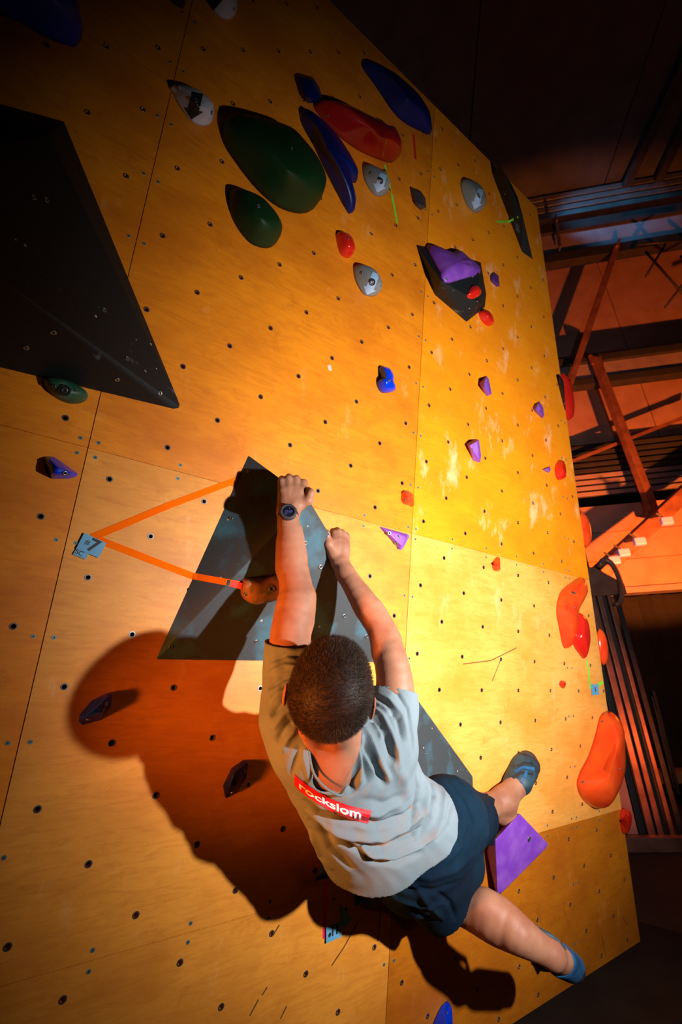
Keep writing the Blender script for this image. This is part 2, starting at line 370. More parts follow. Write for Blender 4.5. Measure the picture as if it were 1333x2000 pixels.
for a in range(-1, 5):
    for b in range(3):
        s0, s1 = (-3.5, sc[0]) if a < 0 else (sc[a], sc[a+1]); t0, t1 = tc_[b], tc_[b+1]; e = .0011 if True else 0
        ev = .0006
        poly = clip([(s0+e, t0+ev), (s1-e, t0+ev), (s1-e, t1-ev), (s0+e, t1-ev)], OUT)
        if len(poly) < 3: continue
        nn = [q for q in NUTS if s0+.01 < q[0] < s1-.01 and t0+.01 < q[1] < t1-.01 and q[1] > -1.75 and q[1] < 2.34 and (3.066-q[0])*4.135-(q[1]+1.77)*.861 > .06]
        V2 = [Vector(p) for p in poly]; E2 = [(k, (k+1) % len(poly)) for k in range(len(poly))]; hr = .0082
        for q in nn:
            k0 = len(V2); V2 += [Vector((q[0]+hr*math.cos(k*math.pi/5), q[1]+hr*math.sin(k*math.pi/5))) for k in range(10)]
            E2 += [(k0+k, k0+(k+1) % 10) for k in range(10)]
        ov, oe, of, *_ = delaunay_2d_cdt(V2, E2, [], 1, 1e-6)
        F3 = []
        na = np.array(nn) if nn else np.zeros((0, 2))
        for t in of:
            cc = sum((np.array(ov[k]) for k in t), np.zeros(2))/len(t)
            if len(na) and np.min(np.hypot(*(na-cc).T)) < hr*.9: continue
            F3.append(tuple(t))
        V3 = [SW(p[0], p[1], 0) for p in ov]; base = len(V3)
        V3 += [SW(p[0], p[1], -.018) for p in V2]
        lookup = {(round(p[0], 5), round(p[1], 5)): k for k, p in enumerate(ov)}
        top = [lookup.get((round(p[0], 5), round(p[1], 5)), 0) for p in V2]
        F3 += [(top[i], top[j], base+j, base+i) for i, j in E2]
        m = 'wood_a'
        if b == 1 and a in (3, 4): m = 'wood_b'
        if b == 2 and a in (3, 4): m = 'wood_c'
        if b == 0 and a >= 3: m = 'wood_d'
        if b == 0 and a == 2: m = 'wood_e'
        if b == 1 and a == 2: m = 'wood_e'
        po = link('plywood_panel', V3, F3, m, front); PANELS.append((po, (s0, s1, t0, t1), nn))
WALLTREE = bvh([SW(s, t) for s, t in OUT], [(0, 1, 2, 3)]); HIT.append(WALLTREE)
# side return of the wall, turning back behind the right edge
side = [SW(3.066, -1.77, -.02), SW(2.205, 2.365, -.02)]
bk = nrm(np.cross(DV, WN)) if np.cross(DV, WN)@DH > 0 else -nrm(np.cross(DV, WN))
rt = -WN*.95+DH*.30
link('wall_right', *hull([p+rt*k*1.2+bk*q for p in side for k in (0.02, 1) for q in (-.03, 0)]), 'wood_c', kind='structure')

# ------------------------------------------------------------------ the hall behind
Z0 = 0.0
yf = 8.2
link('floor', *hull([(x, y, z) for x in (-6, 14) for y in (-4, 16) for z in (-.12, -.06)]), 'ground', kind='structure')
# safety mats on the floor at the foot of the wall
fdir = DH.copy(); fdir[2] = 0; fdir = nrm(fdir); fout = np.cross(fdir, [0, 0, 1.]); fout = fout if fout@WN > 0 else -fout
foot = SW(0, -1.77)*[1, 1, 0]
def mat_pts(s0, s1, d0, d1): return [foot+fdir*s+fout*d+np.array([0, 0, z]) for s in (s0, s1) for d in (d0, d1) for z in (-.06, 0)]
matsobj = empty('crash_mat_floor', foot, 'black padded crash mats laid along the foot of the orange wall', 'mat')
for k, (a, b) in enumerate([(-3.4, -.4), (-.4, 1.9), (1.9, 3.35)]):
    for (d0, d1) in ((-.55, .42), (.42, 1.6), (1.6, 3.0)):
        link('mat_section', *hull(mat_pts(a+.004, b-.004, d0+.004, d1-.004), .012), 'floor', matsobj)
zr = HP(1180, 372, yf)[2]
# ceiling in sheets that run away from the lens
ceil = link('ceiling', *hull([(x, y, z) for x in (-8, 16) for y in (-3, 16) for z in (zr+.12, zr+.2)]), 'roof', kind='structure')
xs = []
for px_, py_ in ((935, 60), (1262, 120)):
    d = wd(craw(px_, py_)); xs.append((CAM+d*((zr-CAMZ)/d[2]))[0])
dx = xs[1]-xs[0]; x = xs[0]-2*dx
while x < xs[1]+3*dx:
    link('roof_sheet', *hull([(xx, y, z) for xx in (x+.012, x+dx-.012) for y in (-3, yf+2) for z in (zr, zr+.11)]), 'roof', ceil)
    x += dx
def bx(p, q, y0, y1):                                            # box between image corners on the plane Y=y0
    a = HP(*p, y0); b = HP(*q, y0); return [(x, y, z) for x in (a[0], b[0]) for y in (y0, y1) for z in (a[2], b[2])]
farw = link('wall_far', *hull([(x, y, z) for x in (-6, 16) for y in (yf+1.0, yf+1.12) for z in (-.1, zr+.1)]), 'curtain', kind='structure')
def level(y_at_1200, Y=yf): return HP(1200, y_at_1200, Y)[2]
X0, X1 = HP(900, 900, yf)[0], HP(1700, 900, yf)[0]+3
def course(name, ya, yb, y0, y1, m, parent=None, bev=.01, **kw):
    za, zb = level(ya, y0), level(yb, y0)
    return link(name, *hull([(x, y, z) for x in (X0, X1) for y in (y0, y1) for z in (za, zb)], bev), m, parent, **kw)
# cladding panels, lit orange
cl = empty('wall_cladding', (X0, yf+.5, level(700)), kind='structure')
for k, (a, b) in enumerate([(508, 690), (748, 862)]):
    za, zb = level(a, yf+.45), level(b, yf+.45); n = 5; ww = (X1-X0)/n
    for q in range(n):
        link('cladding_panel', *hull([(x, y, z) for x in (X0+ww*q+.01, X0+ww*(q+1)-.01) for y in (yf+.45, yf+.52) for z in (za, zb)], .008), 'panel', cl)
for a, b in ((985, 1036), (1038, 1092), (1094, 1146)):
    za, zb = level(a, yf), level(b, yf)
    link('cladding_panel', *hull([(x, y, z) for x in (HP(1150, 1100, yf)[0], X1) for y in (yf, yf+.06) for z in (za, zb-.01)], .01), 'panel', cl)
# girders
def girder(ya, yb, y0, name, label, dk=True):
    g = empty(name, (X0, y0, level(ya, y0)), label, 'beam')
    za, zb = level(ya, y0), level(yb, y0); t = (za-zb)
    for (p, q, d0, d1, m) in ((za, za-t*.22, -.10, .10, 'beamdk'), (zb+t*.22, zb, -.10, .10, 'beamdk'), (za-t*.2, zb+t*.2, -.02, .02, 'beam')):
        link('flange' if m == 'beamdk' else 'web', *hull([(x, y0+d, z) for x in (X0, X1) for d in (d0, d1) for z in (p, q)], .006), m, g)
    return g
girder(425, 500, yf-.3, 'girder', 'mauve grey steel girder just under the dark roof')
girder(694, 750, yf-.1, 'girder', 'dark steel girder between the two rows of orange lit cladding')
dk = empty('roof_deck', (X0, yf, level(395)), 'blue lit ribbed metal deck strip directly below the ceiling', 'decking')
for k in range(4): 
    ya = 374+k*12
    link('rib', *hull([(x, y, z) for x in (X0, X1) for y in (yf-.2-.0*k, yf+.1) for z in (level(ya), level(ya+9))], .02), 'sheet', dk)
lv = empty('louvre_bank', (X0, yf, level(900)), 'bank of horizontal ribbed slats in the shade below the orange cladding', 'louvre')
for k in range(9):
    ya = 864+k*11.5
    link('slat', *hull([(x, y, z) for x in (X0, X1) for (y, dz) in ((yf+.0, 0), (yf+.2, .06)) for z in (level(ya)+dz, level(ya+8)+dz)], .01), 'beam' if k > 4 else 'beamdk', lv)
course('trim_1', 1148, 1160, yf-.12, yf+.1, 'beam', kind='structure')
course('trim_2', 1512, 1534, yf-.3, yf+.5, 'ledge', kind='structure')
cu = empty('stage_curtain', (X0, yf+.3, level(1300)), 'black curtain hanging behind the steel column', 'curtain')
xa = HP(1120, 1300, yf)[0]
for k in range(22):
    x0 = xa+k*.22; link('curtain_fold', *hull([(x, y, z) for (x, y) in ((x0, yf+.32), (x0+.11, yf+.22+.05*(k % 3)), (x0+.22, yf+.32), (x0+.11, yf+.4)) for z in (level(1160), level(1514))]), 'curtain', cu)
# braces and trusses
def strut(name, a, b, r, m, label, Y=yf-.6, Yb=None, **kw):
    p = HP(*a, Y); q = HP(*b, Yb or Y); t = empty(name, p, label, 'strut', **kw)
    link('bar', *bar(p, q, r*2, r*1.6, r*.2), m, t)
    for e, d in ((p, q), (q, p)):
        u_ = nrm(d-e); link('end_plate', *bar(e-u_*.06, e+u_*.16, r*3.4, r*.7, .004), m, t)
    return t
strut('brace', (1206, 480), (1108, 765), .075, 'column', 'orange lit brace sloping down left from the mauve girder', yf-.35)
strut('brace', (1163, 700), (1284, 1018), .075, 'column', 'dark brace sloping down right from the lower girder to the truss chord', yf-.35, yf-.5)
strut('thin_brace', (1100, 908), (1345, 812), .03, 'column', 'thin orange rod rising to the right below the orange cladding', yf-.2)
strut('truss_chord', (1400, 905), (1168, 1122), .13, 'column', 'wide orange truss chord rising right from the column head', yf-.7, yf-1.2)
def HZ(x, y, z): d = wd(craw(x, y)); return CAM+d*((z-CAMZ)/d[2])
def strut3(p, q, r, m, label):
    t = empty('rafter', p, label, 'strut'); link('bar', *bar(p, q, r*2, r*1.6, r*.2), m, t)
    for e, d in ((p, q), (q, p)): u_ = nrm(d-e); link('end_plate', *bar(e-u_*.04, e+u_*.12, r*3.0, r*.7, .004), m, t)
# 'beamdk', 'dark sloping rafter under the ceiling, nearer to the orange wall', yf-1.6, yf-.4)
#strut('rafter', .085, 'beamdk', 'dark sloping rafter under the ceiling, farther from the orange wall', yf-1.6, yf-.4)
strut3(HZ(1380, 30, zr-.25), HZ(1212, 388, zr-.25), .085, 'beamdk', 'dark rafter under the ceiling, nearer to the orange wall')
strut3(HZ(1395, 120, zr-.25), HZ(1272, 384, zr-.25), .085, 'beamdk', 'dark rafter under the ceiling, farther from the orange wall')
strut('bracket', (1086, 425), (1094, 482), .035, 'sheet', 'small bluish bracket on the mauve girder beside the top of the wall', yf-.5)
strut('hanger_post', (1276, 1360), (1320, 1540), .04, 'beamdk', 'thin dark post standing in front of the black curtain', yf-1.0)
# crossing stage truss to the right, in front of the cladding, and its chains
tr = empty('lighting_truss', HP(1300, 560, yf-.8), 'dark lattice of crossed tubes hanging before the red cladding', 'truss')
tp = [((1245, 478), (1340, 470)), ((1262, 492), (1345, 585)), ((1300, 478), (1262, 540)), ((1330, 500), (1400, 560)), ((1400, 470), (1300, 600)), ((1420, 480), (1440, 640)), ((1360, 640), (1460, 600))]
for a, b in tp: link('tube', *tube([HP(*a, yf-.9), HP(*b, yf-.9)], .022, 8), 'beamdk', tr, True)
for k, (x_, y_) in enumerate(((1303, 1018), (1250, 1058), (1219, 1080), (1200, 1095))):  # small clips, their faint glow is added by the material
    p = HP(x_, y_, yf-1.45); fx = empty('truss_clip', p, ['lavender box lamp under the truss chord, highest and rightmost of four', 'lavender box lamp under the truss chord, second from the right', 'lavender box lamp under the truss chord, third from the right beside a hook', 'lavender box lamp under the truss chord, lowest and leftmost of four'][k], 'lamp', 'lavender lamps under the truss')
    link('housing', *hull([p+np.array([i*.075, j*.04, l*.055]) for i in (-1, 1) for j in (-1, 1) for l in (-1, 1)], .02), 'clip_glow', fx)
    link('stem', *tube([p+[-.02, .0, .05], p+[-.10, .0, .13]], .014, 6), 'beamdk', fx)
# column with flanges
ct = HP(1176, 1150, yf-2.4); cb_ = ct*[1, 1, 0]+[0, 0, -.06]
yc = yf-2.4
ct = HP(1172, 1165, yc); cbx = HP(1292, 1700, yc)
clm = empty('steel_column', (ct[0], yc, 0), 'orange lit steel column rising right behind the edge of the climbing wall', 'column')
x0, zb_ = ct[0], HP(1262, 1665, yc)[2]
for nm_, a0, a1, dy, m in (('side_post', -.27, -.17, .10, 'block'), ('web', -.15, .14, .12, 'beamdk'), ('flange', -.11, -.05, .0, 'column'), ('flange', -.01, .04, .04, 'column'), ('flange', .085, .125, .0, 'column'), ('cable_duct', .15, .20, -.02, 'rubber')):
    link(nm_, *hull([(x0+a, yc+dy+b, z) for a in (a0, a1) for b in (0, .03) for z in (max(zb_, 0), ct[2]+.2)], .006), m, clm)
link('gusset', *hull([(x0+a, yc-.03+b, ct[2]+c) for b in (-.02, .02) for a, c in ((-.2, .0), (.28, .0), (.28, .12), (.0, .34), (-.2, .34))], .01), 'column', clm)
link('head_loop', *tube([(x0+.12+.10*math.cos(a), yc-.1, ct[2]+.14+.26*math.sin(a)) for a in np.linspace(-1.8, 2.4, 16)], .03, 8), 'column', clm, True)
pl = link('plinth', *hull([(x, y, z) for x in (x0-.42, x0+.20) for y in (yc-.12, yc+.4) for z in (-.06, zb_)], .01), 'block', label='mauve painted plinth under the steel column', cat='plinth')
link('trim_3', *hull([(x, y, z) for x in (x0-.8, x0+4) for y in (yc-.32, yc-.2) for z in (-.06, .055)], .01), 'column', kind='structure')
#@@HOLDS
# ------------------------------------------------------------------ holds and volumes on the wall
def hold(name, geo, m, label, cat='climbing hold', group=None, smooth=True, bolts=(), hit=True):
    v, f = geo; o = link(name, v, f, m, label=label, cat=cat, group=group, smooth=smooth); t = bvh(v, f)
    if hit: HIT.append(t)
    for b in bolts:
        if len(b) == 2: b = (*b, .0075)
        bolt(o, b[0], b[1], t, *b[2:])
    return o, t
def sharpen(o, ang=.5):
    me = o.data; me.polygons.foreach_set('use_smooth', [False]*len(me.polygons)); me.update()
VOL = 'wall volume'
# big black volume, upper left
o, tbig = hold('wall_volume', facet([(-300, 205), (-60, 185), (126, 236), (356, 797), (340, 800), (-10, 690), (-330, 640)], [(-150, 300, .30), (-170, 420, .34), (95, 262, .10)], .006), 'black',
     'large black volume with chalk specks at the upper left edge', VOL, smooth=False)
for p in ((104, 649), (51, 679), (248, 700), (229, 741), (203, 605), (313, 768), (65, 385), (90, 390)): bolt(o, *p, tbig, .007)
hold('jug_hold', dome([(-40, 250), (0, 250), (15, 262), (4, 275), (-40, 277)], .09, (-15, 258)), 'white', 'pale round hold on the big black volume, cut by the left frame edge', bolts=())
# central triangular volume the climber hangs from
A_ = (603, 974, .180)
vv, ff = facet([(485, 888), (303, 1290), (797, 1296)], [A_], .004)
o, tmid = hold('wall_volume', (vv, ff), 'blackteal', 'tall black triangular volume with blue chalk under the climber\'s hands', VOL, smooth=False)
for p in ((486, 921), (596, 1061), (627, 1107), (334, 1264), (673, 1203), (716, 1243), (452, 1012), (500, 1253)): bolt(o, *p, tmid, .008 if p[0] > 590 else .006)
vv, ff = facet([(795, 1335), (925, 1516), (930, 1640), (612, 1724)], [(770, 1560, .12)], .004)
o, tlow = hold('wall_volume', (vv, ff), 'blackteal', 'black triangular volume with teal chalk behind the climber\'s right hip', VOL, smooth=False)
for p in ((833, 1472), (900, 1503), (912, 1507)): bolt(o, *p, tlow, .004)
# upper right polygonal volume with a purple hold on it
vv, ff = facet([(813, 477), (880, 492), (940, 512), (951, 575), (948, 600), (912, 629), (850, 576)], [(836, 490, .02), (862, 548, .11), (935, 530, .10), (935, 590, .09)], .003)
o, tpoly = hold('wall_volume', (vv, ff), 'black', 'small black many-sided volume carrying a purple hold', VOL, smooth=False)
def onto(name, outline, H, m, label, tree, apex=None, group=None, pw=.5, bolts=()):
    """resin hold bolted on a volume: a dome on the local surface"""
    ol = smoothloop(outline, 28); c = np.array(apex if apex else ol.mean(0)); nb = cast(*ol.mean(0), [tree])[1]
    B = [cast(p[0], p[1], [tree])[0] for p in ol]; cc = cast(*c, [tree])[0]; v = []; f = []; n = 28; R_ = 6
    med = np.median([b@WN for b in B]); pc = sum(B)/n
    B = [b if abs((b-pc)@nb) < .03 else b-nb*((b-pc)@nb) for b in B]
    for k in range(R_+1):
        q = k/R_; ins = 1-math.cos(q*math.pi/2)
        for b in B: v.append(b*(1-ins*.99)+cc*ins*.99+nb*(H*math.sin(q*math.pi/2)**(2*pw)-(.003 if k == 0 else 0)))
    for k in range(R_):
        for i in range(n): f.append((k*n+i, k*n+(i+1) % n, (k+1)*n+(i+1) % n, (k+1)*n+i))
    f.append(tuple(range(R_*n, (R_+1)*n))); f.append(tuple(range(n))[::-1])
    return hold(name, (v, f), m, label, group=group, bolts=bolts)
onto('climbing_hold', [(833, 480), (880, 497), (888, 492), (900, 494), (915, 508), (937, 526), (939, 535), (905, 545), (875, 554), (866, 553), (862, 540), (848, 515)], .045, 'purple', 'wide purple wing-shaped hold on the many-sided black volume', tpoly, (885, 530), bolts=((873, 545, .006),))
onto('climbing_hold', [(923, 558), (934, 566), (936, 577), (925, 584), (913, 582), (915, 568)], .03, 'red', 'small red pinch on the lower face of the many-sided volume', tpoly, (925, 571))
# long dark volume at the right edge
vv, ff = facet([(962, 338), (974, 330), (1023, 430), (1041, 506), (1020, 492), (1000, 440)], [(976, 332, .10), (1022, 418, .10), (1002, 400, .09), (1030, 470, .06)], .003, frac=.0)
vv, ff = hull([PW(962, 340), PW(1000, 437), PW(1020, 492), PW(1041, 507), PW(1000, 360), PW(1024, 480)]+[PW(975, 323, .08), PW(985, 336, .10), PW(1012, 385, .10), PW(1024, 430, .09), PW(1041, 505, .01)], .003)
o, tlong = hold('wall_volume', (vv, ff), 'black', 'long narrow black volume near the top right corner of the wall', VOL, smooth=False)
vv, ff = hull([PW(1093, 730), PW(1092, 755), PW(1104, 802), PW(1098, 760), PW(1092, 733, .03), PW(1104, 775, .04), PW(1106, 803, .01), PW(1102, 745, .04)], .003)
hold('wall_volume', (vv, ff), 'black', 'thin black volume on the right edge beside a red hold', VOL, smooth=False, bolts=((1103, 788, .006),))
# resin holds: name, outline, height, apex, material, label, extras
def H(outline, h, m, label, apex=None, pw=.5, frac=.5, bolts=(), group=None, name='climbing_hold', lump=0., flat=0.):
    return hold(name, dome(outline, h, apex, pw, frac=frac, lump=lump, flat=flat), m, label, bolts=bolts, group=group)
def Fh(base, tops, m, label, bev=.003, bolts=(), frac=0., group=None):
    o, t = hold('climbing_hold', facet(base, tops, bev, frac), m, label, bolts=bolts, group=group, smooth=False); return o, t
H([(-220, -160), (60, -150), (125, -60), (150, 20), (160, 70), (155, 91), (135, 90), (90, 74), (0, 30), (-150, 20)], .16, 'bluedk', 'huge glossy dark blue hold in the top left corner', (30, -30))
bpy.data.objects[COL.objects[-1].name].data.materials[0] = MT['blue']
H([(300, -30), (330, 0), (345, 12), (360, 14), (362, -20), (340, -50)], .04, 'dark', 'dark hold cut by the top frame edge')
def arrowhold(outline, h, apex, m, arrow, am, label, bl=(), group=None, ring=None):
    o, t = hold('arrow_hold', dome(outline, h, apex, .55, n=48), m, label, bolts=bl, group=group)
    # arrow painted on: a thin plate that follows the hold
    tip = np.array(arrow[1], float); tail = np.array(arrow[0], float); d = tip-tail; L = np.linalg.norm(d); d /= L; s = np.array([-d[1], d[0]]); hw = arrow[2]; hd = arrow[3]
    pts = [tail-s*hw, tail+s*hw, tail+d*(L-hd)+s*hw, tail+d*(L-hd)+s*hw*1.75, tip, tail+d*(L-hd)-s*hw*1.75, tail+d*(L-hd)-s*hw]
    pl = []
    for i in range(7):
        for k in range(4): pl.append(pts[i]+(pts[(i+1) % 7]-pts[i])*k/4)
    gx = np.arange(min(p[0] for p in pl), max(p[0] for p in pl), 3.5); gy = np.arange(min(p[1] for p in pl), max(p[1] for p in pl), 3.5)
    V2 = [Vector(p) for p in pl]; ne = len(V2)
    def inside(q):
        c = False
        for i in range(7):
            a, b = pts[i], pts[(i+1) % 7]
            if (a[1] > q[1]) != (b[1] > q[1]) and q[0] < (b[0]-a[0])*(q[1]-a[1])/(b[1]-a[1])+a[0]: c = not c
        return c
    V2 += [Vector((a, b)) for a in gx for b in gy if inside((a, b))]
    ov, oe, of, *_ = delaunay_2d_cdt(V2, [(i, (i+1) % ne) for i in range(ne)], [], 1, 1e-4)
    link('arrow', [cast(p[0], p[1], [t], .0012)[0] for p in ov], [tuple(q) for q in of if inside(sum((np.array(ov[k]) for k in q), np.zeros(2))/3)], am, o)
    if ring: bolt(o, ring[0], ring[1], t, .008, True)
    return o, t
arrowhold([(396, -40), (430, -60), (452, -30), (461, 10), (458, 33), (444, 39), (425, 30), (410, 10)], .07, (440, -10), 'white', ((420, -40), (417, 21), 10, 22), 'arrowb', 'white hold with a black arrow, cut by the top frame edge', ((457, 17, .005),))
arrowhold([(334, 165), (345, 160), (380, 162), (400, 180), (413, 205), (416, 228), (410, 244), (392, 246), (372, 236), (350, 208), (338, 185)], .075, (388, 208), 'white', ((386, 182), (374, 233), 11, 20), 'arrowb', 'white oval hold with a black arrow above the left panel seam', ((348, 172, .007), (413, 220, .006)), ring=(383, 196))
arrowhold([(708, 326), (718, 322), (745, 324), (758, 336), (761, 360), (755, 378), (742, 384), (728, 378), (712, 352)], .07, (744, 352), 'grey', ((750, 340), (737, 376), 7.5, 15), 'arroww', 'grey hold with a pale blue arrow, just below the dark red hold', ((724, 338, .006),), 'grey arrow holds', ring=(743, 353))
arrowhold([(900, 354), (912, 350), (935, 352), (947, 365), (950, 385), (943, 408), (930, 416), (915, 405), (903, 378)], .07, (934, 382), 'grey', ((940, 370), (927, 409), 6, 14), 'arroww', 'grey hold with a pale blue arrow, nearest the top right of the wall', (), 'grey arrow holds', ring=(936, 381))
arrowhold([(690, 523), (700, 518), (728, 518), (742, 530), (747, 550), (742, 570), (728, 579), (710, 574), (695, 550)], .07, (729, 548), 'grey', ((735, 534), (717, 576), 7.5, 15), 'arroww', 'grey hold with a pale blue arrow, lowest of the three grey ones', ((707, 533, .006), (744, 559, .004)), 'grey arrow holds', ring=(727, 551))
H([(432, 250), (445, 230), (490, 221), (550, 222), (582, 232), (605, 270), (622, 310), (629, 360), (620, 400), (595, 417), (560, 412), (530, 396), (495, 363), (460, 318), (436, 280)], .15, 'green', 'big dark green egg-shaped hold near the top', (560, 330), bolts=((570, 290, .005),), pw=.45, frac=.6)
H([(446, 385), (455, 367), (480, 362), (512, 370), (530, 393), (545, 430), (545, 465), (530, 483), (510, 484), (485, 472), (460, 440), (448, 410)], .10, 'green', 'smaller dark green oval hold below the egg-shaped green one', (512, 425), bolts=((505, 402, .008),), frac=.6)
o, t = Fh([(575, 152), (582, 141), (612, 150), (625, 170), (633, 202), (602, 202), (585, 185)], [(585, 150, .03), (612, 158, .05), (628, 195, .03), (600, 190, .04)], 'bluedk', 'small dark blue faceted hold above the long blue one', .004)
H([(592, 212), (600, 204), (630, 226), (660, 262), (680, 300), (692, 330), (697, 355), (686, 358), (680, 352), (686, 380), (692, 405), (688, 418), (680, 416), (655, 372), (622, 305), (596, 245)], .09, 'bluedk', 'long dark blue split-tip hold beside the green egg', (640, 290), frac=.5)
H([(612, 207), (660, 218), (720, 232), (760, 245), (776, 240), (783, 262), (782, 295), (768, 318), (735, 310), (690, 288), (650, 255)], .13, 'reddk', 'dark red wedge hold with a bright glint near the top', (745, 268), frac=.5, bolts=((640, 227, .005),))
H([(706, 126), (740, 122), (775, 137), (812, 175), (828, 205), (840, 262), (825, 258), (790, 240), (765, 215), (735, 170)], .09, 'bluedk', 'large leaf-shaped navy hold below the top edge', (795, 190))
Fh([(801, 363), (822, 372), (832, 386), (834, 405), (822, 411), (812, 402), (803, 380)], [(806, 368, .02), (826, 383, .03), (829, 402, .03), (816, 398, .035)], 'dark', 'small charcoal chip hold left of the upper seam', .003)
H([(656, 460), (665, 452), (682, 453), (690, 465), (691, 490), (684, 503), (672, 502), (662, 490)], .05, 'red', 'small red oblong hold with a dark side', (683, 478), bolts=((681, 466, .005),), frac=.45)
H([(935, 610), (950, 605), (963, 612), (966, 630), (955, 637), (942, 628)], .04, 'red', 'small glossy red hold touching the tip of the many-sided volume', (954, 618))
Fh([(957, 538), (965, 530), (975, 538), (977, 560), (970, 560), (959, 550)], [(965, 535, .02), (975, 556, .02), (962, 546, .02)], 'purpledk', 'small dark purple chip to the right of the many-sided volume')
o, t = H([(740, 718), (752, 716), (764, 718), (771, 733), (767, 745), (768, 752), (769, 764), (752, 768), (742, 764), (735, 748), (742, 739), (740, 728)], .05, 'blue', 'two-lobed glossy blue hold in the middle of the bright wall', (756, 742), bolts=((761, 743, .007),), pw=.4)
def split(o_, a, b, m='hole', wd_=.006):
    pass
Fh([(936, 748), (951, 733), (956, 740), (962, 770), (952, 774), (946, 768)], [(948, 742, .05), (957, 768, .035), (945, 756, .045)], 'purple', 'grooved purple hold, highest of the three on the bright panel', bolts=((947, 755, .005), (950, 742, .004)))
Fh([(1041, 795), (1054, 783), (1062, 795), (1064, 812), (1060, 818), (1047, 806)], [(1053, 790, .035), (1060, 812, .03), (1047, 799, .03)], 'purple', 'small purple hold nearest the right edge of the bright panel', bolts=((1055, 804, .006), (1051, 791, .004)))
Fh([(911, 866), (930, 857), (937, 859), (941, 890), (939, 904), (925, 900)], [(932, 862, .06), (937, 898, .035), (918, 870, .04)], 'purple', 'larger grooved purple hold, lowest of the three on the bright panel', bolts=((922, 878, .006), (928, 866, .004)))
Fh([(1059, 917), (1075, 910), (1077, 918), (1072, 924)], [(1072, 914, .025), (1074, 921, .02), (1063, 917, .015)], 'purple', 'tiny purple triangle beside the red oval hold', bolts=((1070, 917, .004),))
H([(1084, 915), (1090, 900), (1102, 899), (1108, 907), (1104, 930), (1095, 938), (1087, 934)], .055, 'red', 'glossy red oval hold high on the right edge', (1100, 915), frac=.6)
H([(784, 965), (788, 959), (796, 960), (808, 965), (810, 975), (808, 989), (798, 987), (786, 982)], .035, 'redor', 'small square red hold left of the middle seam', (798, 972), bolts=((793, 962, .004), (791, 976, .005)), pw=.35)
o, t = Fh([(741, 1029), (744, 1028), (799, 1043), (801, 1048), (787, 1074), (781, 1075)], [(752, 1034, .018), (794, 1048, .030), (785, 1066, .028)], 'purple', 'flat purple triangle with chalky bolt holes on the middle seam', .004, bolts=((761, 1041, .008), (779, 1048, .006), (774, 1061, .009), (794, 1050, .005)))
H([(963, 1098), (970, 1088), (979, 1091), (978, 1104), (972, 1116), (963, 1112)], .045, 'redor', 'small orange red hold below the bright panel edge', (971, 1102))
H([(1093, 1334), (1097, 1329), (1107, 1332), (1106, 1339), (1100, 1345), (1094, 1340)], .03, 'red', 'tiny red hold above the long orange red one', (1101, 1336))
# big folded red hold
vv, ff = facet([(1100, 1150), (1128, 1134), (1143, 1127), (1153, 1146), (1140, 1172), (1125, 1195)], [(1128, 1145, .07), (1146, 1135, .05), (1138, 1165, .07)], .006, 0)
o, t = hold('climbing_hold', dome([(1098, 1152), (1116, 1138), (1142, 1127), (1153, 1147), (1143, 1168), (1127, 1190), (1122, 1215), (1118, 1245), (1108, 1266), (1100, 1262), (1092, 1225), (1087, 1195), (1090, 1170)], .085, (1112, 1185), .5, n=50, frac=.35), 'redor', 'large folded orange red hold on the right edge', bolts=((1121, 1158, .010), (1125, 1187, .006)))
H([(1117, 1240), (1124, 1200), (1130, 1196), (1147, 1212), (1157, 1245), (1155, 1268), (1145, 1287), (1132, 1278), (1120, 1260)], .055, 'red', 'glossy red almond hold overlapping the folded one', (1142, 1238), frac=.5)
H([(1172, 1400), (1181, 1390), (1192, 1392), (1202, 1430), (1213, 1480), (1215, 1502), (1207, 1535), (1180, 1575), (1160, 1578), (1138, 1562), (1127, 1535), (1132, 1510), (1150, 1475), (1163, 1435)], .16, 'redor', 'longest pear-shaped orange red hold low on the right edge', (1192, 1500), frac=.3, bolts=((1177, 1409, .006), (1139, 1527, .006), (1212, 1502, .006)))
H([(1212, 1590), (1216, 1578), (1224, 1582), (1229, 1600), (1227, 1620), (1220, 1629), (1213, 1615)], .06, 'red', 'small red hold hanging over the lower right edge', (1222, 1600), frac=.2)
# holds on the side return, seen past the edge
for q, (a, b, c, lab) in enumerate((((1101, 728), (1119, 775), (1112, 822), 'red hold seen edge-on beside the thin black volume'), ((1137, 1000), (1153, 1045), (1147, 1070), 'red hold seen edge-on past the middle of the right edge'), ((1172, 1228), (1184, 1265), (1180, 1300), 'orange red hold seen edge-on above the lime tape'))):
    pa, pb, pc = PW(*a, -.03), PW(*b, -.03), PW(*c, -.03); ctr = (pa+pc)/2; ax = (pc-pa)/2; ou = pb-ctr; ou = ou-(ou@nrm(ax))*nrm(ax); dn = nrm(np.cross(ax, ou))
    v = []; f = []; n = 14; m_ = 9
    for i in range(m_+1):
        u_ = -1+2*i/m_; r_ = math.sqrt(max(0, 1-u_*u_))
        for k in range(n): th = 2*math.pi*k/n; v.append(ctr+ax*u_+ou*r_*math.cos(th)+dn*r_*.03*math.sin(th))
    for i in range(m_):
        for k in range(n): f.append((i*n+k, i*n+(k+1) % n, (i+1)*n+(k+1) % n, (i+1)*n+k))
    hold('climbing_hold', (v, f), 'redor' if q else 'red', lab, hit=False)
